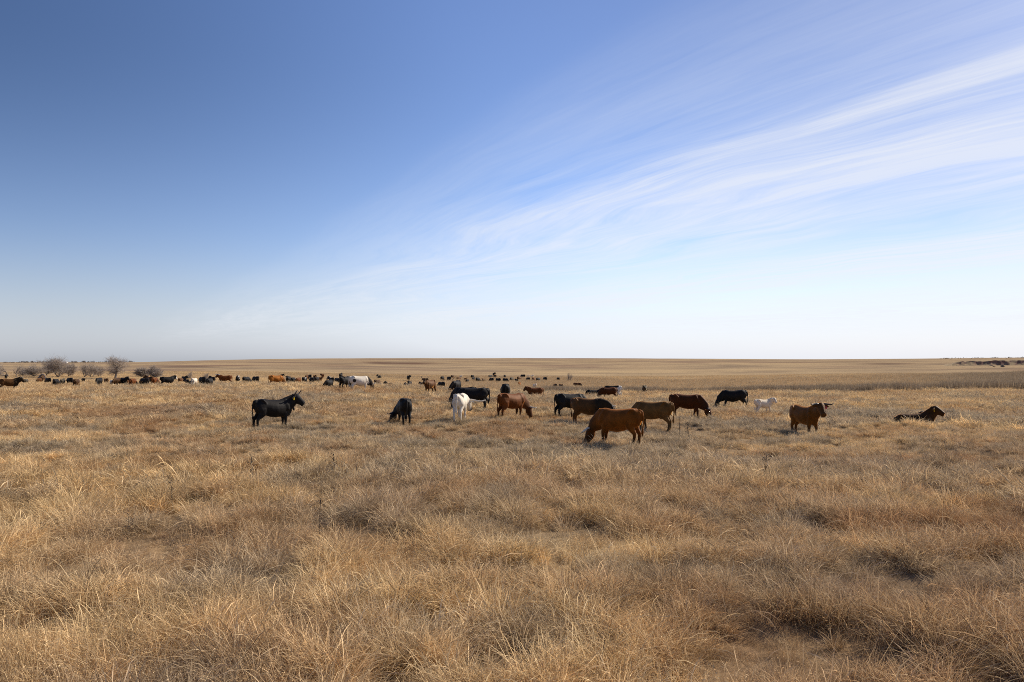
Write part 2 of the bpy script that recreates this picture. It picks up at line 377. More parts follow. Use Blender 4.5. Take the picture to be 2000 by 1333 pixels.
# colour of the ground cover over the prairie
STRAW, GOLD, RUST, GREY, DUN = (np.array(c) for c in ((.74, .54, .28), (.58, .40, .19), (.35, .195, .092), (.41, .335, .24), (.53, .375, .21)))
def cover(x, y):
    x = np.asarray(x, float); y = np.asarray(y, float); r = np.hypot(x, y)
    c = np.clip(x/np.maximum(y, .5)*FPX+1000, -400, 2400)
    n1 = fbm(x/4.2, y/4.2, 31, 4); n2 = fbm(x/9+5, y/9, 43, 3); n3 = fbm(x/2.0, y/2.0, 57, 3); n4 = fbm(x/16, y/11, 71, 4)
    w = sstep(.36, .62, n1)
    col = DUN + (STRAW-DUN)*w[..., None] if w.ndim else DUN + (STRAW-DUN)*w
    def mixin(col, f, target): return col + (target-col)*f[..., None]
    col = mixin(col, .8*sstep(.48, .68, n2), GOLD)
    rust = sstep(.50, .70, n3)*(.35 + .5*sstep(1000, 1900, c)*sstep(40, 12, r))
    rust = rust + .75*np.exp(-((c-150)/190)**2)*sstep(13, 9.5, r)*sstep(.35, .6, n3)      # brown weeds, near left
    rust = rust + .8*sstep(1350, 1800, c)*sstep(14, 8.5, r)*sstep(.35, .6, n3)
    col = mixin(col, np.clip(rust, 0, .9), RUST)
    band = sstep(18, 25, r)*sstep(75, 48, r)*sstep(380, 520, c)
    col = mixin(col, np.clip(band*(.05+1.0*sstep(.45, .62, n4)), 0, .8)*(.5+.4*sstep(900, 1500, c)), GREY)
    n5 = fbm(x/3.2, y/2.2, 83, 3); mid = sstep(20, 30, r)*sstep(140, 90, r)
    col = mixin(col, .75*mid*sstep(.50, .66, n5), GREY*.85); col = mixin(col, .6*mid*sstep(.46, .32, n5)*sstep(.4, .6, n2), RUST*1.15)
    col = mixin(col, .30*sstep(1000, 1900, c)*sstep(45, 25, r), RUST*1.15)
    n6 = fbm(x/1.7, y/1.4, 93, 3); col = mixin(col, .5*sstep(.54, .68, n6)*sstep(60, 30, r), GREY*.9)
    bare = np.exp(-((c-240)/130)**2)*np.exp(-((r-51)/7.)**2)
    col = mixin(col, .75*bare, RUST)
    return col

def build_ground():
    a = np.concatenate([np.linspace(-math.pi, -.82, 26)[:-1], np.linspace(-.82, .82, 400), np.linspace(.82, math.pi, 26)[1:-1]])
    r = np.concatenate([[0.02], np.geomspace(1.0, 130, 330), np.geomspace(132, 600, 110), np.geomspace(615, 6000, 40)])
    AA, RR = np.meshgrid(a, r); X = RR*np.sin(AA); Y = RR*np.cos(AA); Z = ground_z(X, Y)
    V = np.stack([X, Y, Z], -1).reshape(-1, 3); na, nr = len(a), len(r)
    i = np.arange(nr-1)[:, None]*na; j = np.arange(na)[None]; j2 = (j+1) % na
    q = np.stack([i+j, i+j2, i+na+j2, i+na+j], -1).reshape(-1, 4)[:, ::-1]
    me = np_mesh('ground', V, q); me.polygons.foreach_set('use_smooth', [True]*len(me.polygons))
    o = bpy.data.objects.new('ground', me); COL.objects.link(o); me.materials.append(M_GROUND)
    c = cover(X.ravel(), Y.ravel()); far = sstep(110, 260, RR.ravel())[:, None]
    c = (c*.55+np.array([.22, .155, .095])*.35)*(1-far) + far*np.array([.40, .30, .185])
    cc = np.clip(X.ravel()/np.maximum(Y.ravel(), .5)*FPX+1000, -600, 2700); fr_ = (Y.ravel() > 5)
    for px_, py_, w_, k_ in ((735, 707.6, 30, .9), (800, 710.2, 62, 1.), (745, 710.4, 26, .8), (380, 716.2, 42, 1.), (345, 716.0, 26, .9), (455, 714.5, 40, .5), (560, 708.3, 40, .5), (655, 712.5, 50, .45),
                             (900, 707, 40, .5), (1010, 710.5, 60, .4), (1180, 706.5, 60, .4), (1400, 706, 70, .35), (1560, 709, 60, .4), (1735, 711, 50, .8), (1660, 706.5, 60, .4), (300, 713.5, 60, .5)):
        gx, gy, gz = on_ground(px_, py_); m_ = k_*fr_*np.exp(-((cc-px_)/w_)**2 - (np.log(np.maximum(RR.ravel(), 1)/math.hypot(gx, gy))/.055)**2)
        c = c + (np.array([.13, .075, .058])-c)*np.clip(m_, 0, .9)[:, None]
    at = me.attributes.new('gcol', 'FLOAT_COLOR', 'POINT'); at.data.foreach_set('color', np.concatenate([c, np.ones((len(c), 1))], 1).astype(np.float32).ravel())
    tag(o, 'dry prairie ground rolling up to the low grassy rise', 'ground', kind='structure')
build_ground()

# eroded red bank cut into the rise on the right
def build_bank():
    cs = np.linspace(1842, 2330, 200); prof = [(-3.5, -.5), (-1.6, .18), (-.9, .45), (-.35, .78), (0, .97), (.9, 1.02), (6, 1.0), (18, .9), (42, -.15)]
    V = []; n = len(prof)
    for c in cs:
        amp = float(sstep(1842, 1882, c))*(1.0+.35*float(fbm(np.array(c/30.), np.array(2.), 5, 3)))
        amp *= 1-.12*math.exp(-((c-1922)/9.)**2)
        for k, (dy, h) in enumerate(prof):
            d = 300 + dy + 2.5*(float(fbm(np.array(c/13.), np.array(k*.22), 8, 3))-.5)*(1 if k < 6 else .3)
            x = (c-1000)/FPX*d; z = float(ground_z(x, d))
            V.append((x, d, z + h*1.5*amp + .25*(float(vnoise(np.array(c/5.), np.array(k*1.), 4))-.5)*(0 < k < 6)))
    F = [(i*n+k, (i+1)*n+k, (i+1)*n+k+1, i*n+k+1) for i in range(len(cs)-1) for k in range(n-1)]
    t = NT('red_earth'); ge = t.node('ShaderNodeNewGeometry'); s = t.node('ShaderNodeSeparateXYZ'); t.l.new(ge.outputs['Normal'], s.inputs[0])
    nz = t.noise(ge.outputs['Position'], .8, 6, .65)
    earth = t.mix(t.rng(nz, .35, .65), C4(.14, .075, .058), C4(.24, .145, .11))
    principled(t, t.mix(t.rng(s.outputs[2], .62, .88), earth, C4(.33, .24, .135)), .95, .05)
    o = mesh_obj('earth_bank', V, F, t.m); tag(o, 'eroded dark red earth bank cut into the grassy rise', 'bank', kind='structure')
build_bank()

# ------------------------------------------------------------------ grass
def tuft_mesh(name, seed, n, rad, L, t0, bend, w, dirbias=0.0, seg=4, outward=.7, specks=0, heads=0.0, varr=(0, .85)):
    rg = np.random.default_rng(seed)
    rr = rad*np.sqrt(rg.random(n)); th = rg.random(n)*2*np.pi
    base = np.stack([rr*np.cos(th), rr*np.sin(th), np.full(n, -.04)], 1)
    az = np.where(rg.random(n) < outward, th + rg.normal(0, .5, n), rg.random(n)*2*np.pi)
    if dirbias: az = np.where(rg.random(n) < dirbias, rg.normal(0, .55, n), az)
    ln = L[0] + (L[1]-L[0])*rg.random(n)**1.4
    a0 = t0[0] + (t0[1]-t0[0])*rg.random(n); bd = bend[0] + (bend[1]-bend[0])*rg.random(n)
    ww = w[0]*(w[1]/w[0])**(rg.random(n)**1.6)
    tw = rg.normal(0, .6, n)
    P = base.copy(); pts = [P.copy()]
    curl = rg.normal(0, .65, n); azk = az.copy()
    for k in range(seg):
        f = (k+.6)/seg; an = a0 + bd*f**1.3; azk = az + curl*f
        P = P + (ln/seg)[:, None]*np.stack([np.sin(an)*np.cos(azk), np.sin(an)*np.sin(azk), np.cos(an)], 1); pts.append(P.copy())
    side = np.stack([-np.sin(az)*np.cos(tw), np.cos(az)*np.cos(tw), np.sin(tw)], 1)
    head = rg.random(n) < heads
    V = []; nv = 2*seg+1
    for k in range(seg):
        f = k/seg; wk = ww*(1-.55*f)
        if k == seg-1: wk = np.where(head, ww*2.0, wk)
        V += [pts[k]-side*wk[:, None]*.5, pts[k]+side*wk[:, None]*.5]
    V.append(pts[seg]); V = np.stack(V, 1).reshape(-1, 3)
    b = np.arange(n)[:, None]*nv
    quads = np.concatenate([np.stack([b[:, 0]+2*k, b[:, 0]+2*k+1, b[:, 0]+2*k+3, b[:, 0]+2*k+2], 1) for k in range(seg-1)])
    tris = np.stack([b[:, 0]+2*(seg-1), b[:, 0]+2*seg-1, b[:, 0]+2*seg], 1)
    var = np.repeat(varr[0]+(varr[1]-varr[0])*rg.random(n)**.9, nv)
    pal = np.repeat(rg.random(n) < .20, nv); var = np.where(pal, .9+.1*rg.random(len(var)), var)
    if specks:
        m = specks; bi = rg.integers(0, n, m); f = .45+.55*rg.random(m); k = np.minimum((f*seg).astype(int), seg-1); fr = f*seg-k
        PP = np.stack(pts, 0); c = PP[k, bi]*(1-fr)[:, None]+PP[k+1, bi]*fr[:, None] + rg.normal(0, .012, (m, 3))
        u = rg.normal(0, 1, (m, 3)); u /= np.linalg.norm(u, axis=1)[:, None]; v = np.cross(u, rg.normal(0, 1, (m, 3))); v /= np.linalg.norm(v, axis=1)[:, None]
        sz = (w[1]*(.8+1.0*rg.random(m)))[:, None]
        S = np.stack([c-u*sz*1.6, c+v*sz*.6, c+u*sz*1.6, c-v*sz*.6], 1).reshape(-1, 3)
        o0 = len(V); quads = np.concatenate([quads, o0+np.arange(m*4).reshape(m, 4)]); V = np.concatenate([V, S])
        var = np.concatenate([var, np.repeat(.25+.72*rg.random(m), 4)])
    me = np_mesh(name, V, quads, tris)
    me.attributes.new('var', 'FLOAT', 'POINT').data.foreach_set('value', var.astype(np.float32))
    me.materials.append(M_GRASS)
    return me

def grass_set(cname, specs):
    col = bpy.data.collections.new(cname)
    for k, sp in enumerate(specs):
        o = bpy.data.objects.new('%s_%02d' % (cname, k), tuft_mesh('%s_%02d' % (cname, k), 100+k*7+len(cname), **sp)); col.objects.link(o)
    return col
_gn = {}
def scatter_tree(col):
    ng = bpy.data.node_groups.new('scatter_'+col.name, 'GeometryNodeTree')
    ng.interface.new_socket('Geometry', in_out='INPUT', socket_type='NodeSocketGeometry')
    ng.interface.new_socket('Geometry', in_out='OUTPUT', socket_type='NodeSocketGeometry')
    N, Lk = ng.nodes, ng.links
    gi = N.new('NodeGroupInput'); go = N.new('NodeGroupOutput')
    ip = N.new('GeometryNodeInstanceOnPoints'); m2p = N.new('GeometryNodeMeshToPoints')
    ci = N.new('GeometryNodeCollectionInfo'); ci.inputs['Collection'].default_value = col
    ci.inputs['Separate Children'].default_value = True; ci.inputs['Reset Children'].default_value = True
    def attr(nm, ty):
        a = N.new('GeometryNodeInputNamedAttribute'); a.data_type = ty; a.inputs['Name'].default_value = nm; return a.outputs['Attribute']
    e2r = N.new('FunctionNodeEulerToRotation')
    Lk.new(gi.outputs[0], m2p.inputs[0]); Lk.new(m2p.outputs[0], ip.inputs['Points']); Lk.new(ci.outputs[0], ip.inputs['Instance'])
    ip.inputs['Pick Instance'].default_value = True
    Lk.new(attr('pick', 'INT'), ip.inputs['Instance Index']); Lk.new(attr('rot', 'FLOAT_VECTOR'), e2r.inputs[0]); Lk.new(e2r.outputs[0], ip.inputs['Rotation'])
    Lk.new(attr('siz', 'FLOAT_VECTOR'), ip.inputs['Scale']); Lk.new(ip.outputs[0], go.inputs[0])
    return ng
def scatter(name, col, P, pick, rot, siz, tint, label):
    me = bpy.data.meshes.new(name); me.vertices.add(len(P)); me.vertices.foreach_set('co', P.astype(np.float32).ravel())
    me.attributes.new('pick', 'INT', 'POINT').data.foreach_set('value', pick.astype(np.int32))
    for nm, a in (('rot', rot), ('siz', siz), ('tint', tint)):
        me.attributes.new(nm, 'FLOAT_VECTOR', 'POINT').data.foreach_set('vector', a.astype(np.float32).ravel())
    me.update(); o = bpy.data.objects.new(name, me); COL.objects.link(o)
    md = o.modifiers.new('scatter', 'NODES'); md.node_group = scatter_tree(col)
    tag(o, label, 'grass', kind='stuff'); return o
def wedge(rg, n, r0, r1, half=.74):
    r = np.sqrt(r0*r0+(r1*r1-r0*r0)*rg.random(n)); a = (rg.random(n)*2-1)*half
    return r*np.sin(a), r*np.cos(a), r

# kinds inside each set: 0-2 bunch, 3-5 matted, 6-7 wiry weed, 8-9 short thatch, 10-11 long stalks
def kinds(W, RM, NM, seg):
    bunch = dict(n=int(130*NM), rad=.12*RM, L=(.16, .54), t0=(.0, .65), bend=(.4, 1.9), w=(.0038*W, .0105*W), seg=seg)
    matt = dict(n=int(130*NM), rad=.22*RM, L=(.18, .50), t0=(.3, 1.0), bend=(.4, 1.9), w=(.0036*W, .0100*W), dirbias=.75, outward=.3, seg=seg)
    weed = dict(n=int(110*NM), rad=.20*RM, L=(.16, .44), t0=(0, .45), bend=(-.2, .6), w=(.0024*W, .0040*W), outward=.6, seg=seg, specks=int(170*NM), varr=(0, .7))
    that = dict(n=int(190*NM), rad=.30*RM, L=(.08, .26), t0=(.1, 1.2), bend=(.1, 1.2), w=(.003*W, .0065*W), outward=.1, seg=max(2, seg-1))
    stal = dict(n=int(14*NM), rad=.2*RM, L=(.36, .80), t0=(.05, .8), bend=(.4, 1.7), w=(.003*W, .0055*W), seg=seg+1, heads=.5, varr=(.55, 1.0))
    return [bunch, bunch, bunch, matt, matt, matt, weed, weed, that, that, stal, stal]
SET_N = grass_set('near_tuft', kinds(1.0, 1.0, 1.0, 4))
SET_M = grass_set('mid_tuft', kinds(2.0, 1.5, 1.1, 3))
SET_F = grass_set('far_tuft', kinds(3.6, 3.0, 1.5, 3))
SET_X = grass_set('distant_tuft', [dict(n=420, rad=2.6, L=(.07, .20), t0=(0, .9), bend=(.1, .9), w=(.02, .04), outward=.2, seg=2, varr=(.35, .65)) for _ in range(4)])
SET_T = grass_set('tall_tuft', [dict(n=240, rad=1.0, L=(.7, 1.35), t0=(0, .16), bend=(0, .35), w=(.012, .030), outward=.3, seg=3) for _ in range(4)])

def lay(name, col, seed, r0, r1, dens, label, s0, cut=None):
    rg = np.random.default_rng(seed); n = int(dens*.74*(r1*r1-r0*r0)); x, y, r = wedge(rg, n, r0, r1)
    h = .62*fbm(x/.50, y/.50, 81, 3)+.38*fbm(x/.8, y/.8, 9, 2); hl = fbm(x/3.5, y/3.5, 91, 3)
    keep = rg.random(n) < np.clip(.72 + 2.2*(h-.42) + .3*(hl-.5), .60, 1)
    x, y, r, h, hl = x[keep], y[keep], r[keep], h[keep], hl[keep]; n = len(x)
    kn = fbm(x/1.6, y/1.6, 101, 3) + rg.normal(0, .10, n)
    c = x/np.maximum(y, .5)*FPX+1000
    weedy = sstep(.35, .6, fbm(x/2.0, y/2.0, 57, 3))*np.clip(np.exp(-((c-150)/230)**2)*sstep(14, 9.5, r) + sstep(1300, 1800, c)*sstep(16, 8, r), 0, 1)
    u = rg.random(n)
    pick = np.where(kn > .53, rg.integers(0, 3, n), rg.integers(3, 6, n))
    pick = np.where(kn < .38, rg.integers(8, 10, n), pick)
    pick = np.where((h < .43) & (u > .15), rg.integers(8, 10, n), pick)
    pick = np.where((kn < .47) & (u < .22), rg.integers(6, 8, n), pick)
    pick = np.where(rg.random(n) < .75*weedy, rg.integers(6, 8, n), pick)
    pick = np.where(rg.random(n) < .085*sstep(40, 18, r)+.012, rg.integers(10, 12, n), pick)
    fld = 2*np.pi*fbm(x/1.2, y/1.2, 111, 2)*3.2 + .4
    rz = np.where((pick >= 3) & (pick < 6), fld + rg.normal(0, .5, n), rg.random(n)*2*np.pi)
    rot = np.stack([rg.normal(0, .20, n), rg.normal(0, .20, n), rz], 1)
    tall = sstep(.34, .60, h*.88+hl*.12); s = s0*(.36 + 1.12*tall)*(.75+.5*rg.random(n))
    bare = np.exp(-((c-240)/130)**2)*np.exp(-((r-51)/7.)**2); s = s*(1-.5*bare)
    s = s*(1-.38*sstep(20, 27, r)*(1-.5*sstep(60, 90, r)))
    siz = np.stack([s*1.05, s*1.05, s*(.75+.5*rg.random(n))], 1)
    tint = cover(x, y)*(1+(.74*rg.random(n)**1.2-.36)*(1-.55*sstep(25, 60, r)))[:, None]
    litter_shade = ((1-sstep(.36, .50, h*.88+hl*.12))*.62)[:, None]; tint = tint*(1-litter_shade)+litter_shade*np.array([.22, .155, .095])   # litter brown between the tufts, also painting shade into the gaps
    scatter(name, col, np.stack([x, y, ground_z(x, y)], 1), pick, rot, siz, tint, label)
lay('near_grass', SET_N, 1, 3.0, 19, 62, 'long tangled dry straw grass in the near meadow', .76)
lay('meadow_grass', SET_M, 2, 18.5, 42, 34, 'dry golden grass between the near meadow and the cattle', .76)
lay('pasture_grass', SET_F, 3, 41, 150, 4.6, 'pale dry grass around and behind the grazing cattle', .95)

def lay_far():
    rg = np.random.default_rng(5); n = 16000; x, y, r = wedge(rg, n, 125, 235, .70)
    tint = cover(x, y); f = sstep(150, 300, r)[:, None]
    tint = (tint*(1-f)+f*np.array([.43, .31, .18]))*(.8+.4*fbm(x/30, y/12, 131, 4))[:, None]
    rot = np.stack([np.zeros(n), np.zeros(n), rg.random(n)*6.28], 1); s = .7+.6*rg.random(n)
    scatter('hillside_grass', SET_X, np.stack([x, y, ground_z(x, y)], 1), rg.integers(0, 4, n), rot, np.stack([s, s, s], 1), tint, 'short pale grass on the far slope below the skyline')
lay_far()
def lay_tall():
    rg = np.random.default_rng(6); n = 70000; x, y, r = wedge(rg, n, 88, 240, .70)
    c = x/y*FPX+1000
    front = np.interp(c, [830, 900, 960, 1040, 1150, 1300, 1500, 1640, 1800, 1900, 2000, 2300], [150, 140, 124, 110, 97, 100, 108, 100, 99, 104, 106, 106])
    back = np.interp(c, [830, 1100, 1300, 1700, 2000, 2300], [218, 218, 185, 172, 182, 182])
    f = front + 9*(fbm(x/9, y/9, 141, 3)-.5)
    k = (y > f) & (y < back) & (c > 830) & (rg.random(n) < (.3+1.2*fbm(x/7, y/7, 151, 3))*sstep(830, 1000, c))
    x, y, r, c, f = x[k], y[k], r[k], c[k], f[k]; n = len(x)
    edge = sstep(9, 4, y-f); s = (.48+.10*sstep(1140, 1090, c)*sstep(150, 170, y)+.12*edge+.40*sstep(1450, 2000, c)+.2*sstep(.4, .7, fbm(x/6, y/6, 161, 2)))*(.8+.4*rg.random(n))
    f2 = np.maximum(sstep(1650, 2000, c)*.7, edge*.9*sstep(900, 1100, c))[:, None]  # shade on the front face of the stand, painted into the tint
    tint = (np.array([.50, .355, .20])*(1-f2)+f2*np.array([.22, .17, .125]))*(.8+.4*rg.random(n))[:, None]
    rot = np.stack([rg.normal(0, .05, n), rg.normal(0, .05, n), rg.random(n)*6.28], 1)
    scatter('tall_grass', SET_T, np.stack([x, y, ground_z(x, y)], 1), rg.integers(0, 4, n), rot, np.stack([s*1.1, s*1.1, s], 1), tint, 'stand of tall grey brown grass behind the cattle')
lay_tall()

# ------------------------------------------------------------------ cattle
def V3(*a): return np.array(a, float)
def add_tube(V, F, rings, k=12):
    """rings: (centre, axis a, axis b) lofted into a closed skin"""
    b0 = len(V); n = len(rings)
    for c, a, b in rings:
        for i in range(k):
            t = 2*math.pi*i/k; V.append(tuple(c + a*math.cos(t) + b*math.sin(t)))
    for r in range(n-1):
        for i in range(k):
            j = (i+1) % k; F.append((b0+r*k+i, b0+r*k+j, b0+(r+1)*k+j, b0+(r+1)*k+i))
    for r, flip in ((0, True), (n-1, False)):
        V.append(tuple(rings[r][0])); m = len(V)-1
        for i in range(k):
            j = (i+1) % k; a, b = b0+r*k+i, b0+r*k+j
            F.append((m, b, a) if flip else (m, a, b))
def limb(V, F, pts, rad, k=10, flat=1.0, ref=(0, 1, 0)):
    """a tube along pts; rad = radius (or (fore-aft, lateral)) per point"""
    pts = [np.array(p, float) for p in pts]; rings = []; ref = np.array(ref, float)
    for i, p in enumerate(pts):
        t = pts[min(i+1, len(pts)-1)]-pts[max(i-1, 0)]; t /= np.linalg.norm(t)
        u = ref - t*np.dot(ref, t); u /= np.linalg.norm(u); w = np.cross(t, u)
        r = rad[i]; ra, rb = (r if isinstance(r, tuple) else (r, r))
        rings.append((p, w*ra, u*rb*flat))
    add_tube(V, F, rings, k)
def rotz(v, a): return V3(v[0]*math.cos(a)-v[1]*math.sin(a), v[0]*math.sin(a)+v[1]*math.cos(a), v[2])
TORSO = [(-.84, 1.18, .88, .11), (-.78, 1.25, .74, .20), (-.66, 1.30, .67, .25), (-.52, 1.33, .64, .275), (-.36, 1.31, .60, .285), (-.15, 1.28, .53, .32),
         (.08, 1.265, .495, .335), (.30, 1.27, .505, .31), (.48, 1.305, .525, .26), (.60, 1.30, .555, .21), (.70, 1.24, .60, .18), (.78, 1.14, .68, .13)]
HEADS = dict(alert=((1.02, 1.42), -36), stand=((1.10, 1.40), -44), low=((1.16, .92), -55), graze=((1.12, .55), -62), lie=((.98, 1.40), -36))
def cow_body(pose='stand', yaw=0.0, hyaw=0.0, seed=0, voxel=.028, udder=False, tail=0.0, fat=1.0, calf=False):
    rg = random.Random(seed); V = []; F = []; lie = pose == 'lie'
    dz = -.56 if lie else 0.0
    rings = []
    for x, zt, zb, hw in TORSO:
        zb = zb + (.0 if not calf else .06) - (fat-1)*.5*math.exp(-((x-.05)/.35)**2)
        zc, hh = (zt+zb)/2, (zt-zb)/2; prof = []
        rings.append((x, zc, hh, hw*fat*(.86 if calf else 1)))
    k = 20; b0 = len(V)
    for x, zc, hh, hw in rings:
        for i in range(k):
            t = 2*math.pi*i/k; s, c = math.sin(t), math.cos(t)
            wy = math.copysign(abs(c)**.82, c)*(1-.30*max(0, s)**2 - .12*max(0, -s)**2)
            V.append((x, hw*wy, zc+hh*s+dz))
    for r in range(len(rings)-1):
        for i in range(k):
            j = (i+1) % k; F.append((b0+r*k+i, b0+r*k+j, b0+(r+1)*k+j, b0+(r+1)*k+i))
    for r, flip in ((0, True), (len(rings)-1, False)):
        x, zc, hh, hw = rings[r]; V.append((x+(-.02 if flip else .02), 0, zc+dz)); m = len(V)-1
        for i in range(k):
            j = (i+1) % k; a, b = b0+r*k+i, b0+r*k+j
            F.append((m, b, a) if flip else (m, a, b))
    for sy in (-1, 1):      # hook bones, shoulder blades
        limb(V, F, [(-.62, sy*.10, 1.29+dz), (-.53, sy*.215, 1.265+dz), (-.45, sy*.24, 1.19+dz), (-.38, sy*.235, 1.05+dz)], [.04, .045, .045, .03])
        limb(V, F, [(.50, sy*.09, 1.25+dz), (.55, sy*.19, 1.04+dz), (.62, sy*.185, .82+dz)], [(.05, .05), (.13, .075), (.12, .08)])
        limb(V, F, [(-.79, sy*.07, 1.20+dz), (-.86, sy*.095, 1.13+dz)], [.05, .04])
    # neck and head
    (hx, hz), pit = HEADS[pose]; hz += dz*(.86 if lie else 1)
    if calf: hx -= .10; hz = hz-.03 if hz > 1 else hz
    nb = V3(.56, 0, (.99 if pose in ('graze', 'low') else 1.05)+dz); poll = V3(hx, 0, hz)
    hd = V3(math.cos(R(pit)), 0, math.sin(R(pit)))
    poll = nb + rotz(poll-nb, yaw); hd = rotz(hd, yaw+hyaw)
    lat = rotz(V3(0, 1, 0), yaw+hyaw); up = np.cross(hd, lat)
    up_ = pose in ('alert', 'stand', 'lie')
    n1 = nb + (poll-nb)*.35 - V3(0, 0, .13 if up_ else .0); n2 = nb + (poll-nb)*.72 - V3(0, 0, .15 if up_ else .0)
    low = pose == 'graze'
    limb(V, F, [V3(.36, 0, .94+dz), V3(.48, 0, .99+dz), nb+V3(.06, 0, 0), n1, n2, poll - hd*.02 - up*.05, poll + hd*.10 - up*.06],
         [(.20, .12), (.30, .17), (.33, .18), (.29 if up_ else .32, .155), (.215 if up_ else .26, .13), (.165, .115), (.12, .10)], 14)
    if up_: limb(V, F, [V3(.22, 0, 1.16+dz), V3(.46, 0, 1.22+dz), (V3(.56, 0, 1.25+dz)+poll)/2+V3(0, 0, .03), poll-hd*.04], [.09, .10, .09, .08], 10)
    # dewlap
    if not calf and not low: limb(V, F, [n2 - V3(0, 0, .14), n1 - V3(0, 0, .20), V3(.80, 0, .78+dz), V3(.72, 0, .60+dz), V3(.58, 0, .55+dz)], [(.05, .03), (.09, .04), (.10, .06), (.08, .07), (.06, .07)])
    hp = []; hs_ = .98 if calf else 1.14
    for t, dep, wid, off in [(-.07, .06, .07, -.01), (0, .12, .115, -.03), (.10, .145, .125, -.06), (.20, .142, .112, -.075), (.32, .120, .090, -.078), (.41, .102, .086, -.078), (.47, .102, .096, -.082), (.505, .082, .082, -.088)]:
        hp.append((poll+hd*t*hs_*.92+up*off*hs_, up*dep*hs_*1.12, lat*wid*hs_*1.15))
    add_tube(V, F, hp, 14)
    for sy in (-1, 1):      # ears
        e0 = poll+hd*.03+lat*sy*.09-up*.03; e1 = poll+hd*.01+lat*sy*.22-up*.05; e2 = poll+hd*.02+lat*sy*.37-up*.13
        limb(V, F, [e0, e1, e2], [(.042, .034), (.085, .034), (.04, .026)], 8, ref=tuple(hd))
    # legs
    if lie:
        for sy in (-1, 1):
            limb(V, F, [(.52, sy*.16, .30), (.66, sy*.24, .12), (.46, sy*.28, .07), (.30, sy*.27, .05)], [.13, .075, .055, .05])
            limb(V, F, [(-.55, sy*.20, .35), (-.25, sy*.34, .22), (-.48, sy*.38, .09), (-.20, sy*.40, .06)], [.22, .13, .07, .05])
    else:
        th = .85 if calf else 1
        for sy in (-1, 1):
            o = rg.uniform(-.13, .13); y = sy*.145
            limb(V, F, [(.54, y*.95, .90), (.50, y*1.02, .70), (.50+o*.35, y, .56), (.52+o*.6, y, .41), (.50+o*.9, y, .24), (.50+o, y, .13), (.53+o, y, .06), (.55+o, y, 0)],
                 [(.17*th, .09), (.14*th, .09), (.10*th, .076), (.072*th, .066), (.054*th, .05), (.06*th, .056), (.06, .06), (.075, .068)])
            o = rg.uniform(-.16, .12); y = sy*.15
            limb(V, F, [(-.60, y*.9, 1.05), (-.52, y*1.12, .86), (-.50+o*.3, y*1.08, .70), (-.62+o*.5, y, .56), (-.72+o*.7, y, .45), (-.72+o*.85, y, .28), (-.70+o, y, .14), (-.66+o, y, .06), (-.64+o, y, 0)],
                 [(.21*th, .11), (.22*th, .14), (.175*th, .115), (.115*th, .08), (.078*th, .066), (.058*th, .052), (.06*th, .056), (.06, .06), (.075, .068)])
    # tail
    tz = 1.20+dz
    if lie: limb(V, F, [(-.78, 0, tz), (-.90, 0, tz-.12), (-.93, .05, tz-.4), (-1.0, .12, .06)], [.05, .034, .03, .04])
    else: limb(V, F, [(-.76, 0, tz+.06), (-.87, 0, tz+.02), (-.925, tail*.3, tz-.18), (-.92, tail*.7, .80), (-.90, tail, .62), (-.89, tail*1.1, .50), (-.885, tail*1.15, .36)], [.055, .045, .034, .03, .034, .052, .024], 8)
    if udder and not lie: limb(V, F, [(-.30, 0, .74), (-.36, 0, .64), (-.40, 0, .56)], [.12, .13, .07], 12)
    me = bpy.data.meshes.new('cow_body'); me.from_pydata(V, [], F)
    bm = bmesh.new(); bm.from_mesh(me); bmesh.ops.recalc_face_normals(bm, faces=bm.faces); bm.to_mesh(me); bm.free()
    o = bpy.data.objects.new('tmp', me); COL.objects.link(o)
    m = o.modifiers.new('r', 'REMESH'); m.mode = 'VOXEL'; m.voxel_size = voxel; m.use_smooth_shade = True
    s = o.modifiers.new('s', 'SMOOTH'); s.factor = .5; s.iterations = 5 if voxel < .035 else 2
    dg = bpy.context.evaluated_depsgraph_get(); res = bpy.data.meshes.new_from_object(o.evaluated_get(dg)); res.name = 'cow_body'
    bpy.data.objects.remove(o); bpy.data.meshes.remove(me)
    res.materials.clear(); res.materials.append(COATS['black'])
    fr = dict(poll=poll, hd=hd, lat=lat, up=up, s=hs_, neck=n2)
    return res, fr

def tube_mesh(name, pts, rad, k=8, ref=(0, 0, 1)):
    V = []; F = []; limb(V, F, pts, rad, k, ref=ref)
    me = bpy.data.meshes.new(name); me.from_pydata(V, [], F); me.polygons.foreach_set('use_smooth', [True]*len(me.polygons)); me.update(); return me
HORN = dict(
    up=[(.06, .00, .03), (.17, -.01, .05), (.27, .01, .11), (.31, .03, .22), (.28, .04, .35)],
    wide=[(.06, .00, .03), (.18, .0, .05), (.30, .03, .06), (.40, .08, .10), (.46, .12, .19)],
    long=[(.06, .00, .03), (.28, .0, .02), (.52, .03, .00), (.74, .05, .03), (.90, .08, .14)],
    short=[(.06, .0, .03), (.12, .0, .06), (.18, .02, .10), (.21, .05, .16)],
    fwd=[(.06, .0, .03), (.17, .03, .06), (.25, .12, .10), (.27, .24, .16), (.24, .33, .22)])
def add_horns(root, fr, style, mat, thick=1.0):
    p, h, l, u = fr['poll'], fr['hd'], fr['lat'], fr['up']; wup = np.array((0, 0, 1.0))
    uu = u*.75+wup*.25 if style != 'long' else u*.6+wup*.4
    for sy in (-1, 1):
        pts = [p - u*.02 + l*a*sy + h*b + uu*c for a, b, c in HORN[style]]; n = len(pts)
        me = tube_mesh('horn', pts, [(.052*(1-.72*i/(n-1)))*thick for i in range(n)], 8, ref=tuple(h+u*.3))
        me.materials.append(mat); o = bpy.data.objects.new('horn', me); COL.objects.link(o); o.parent = root
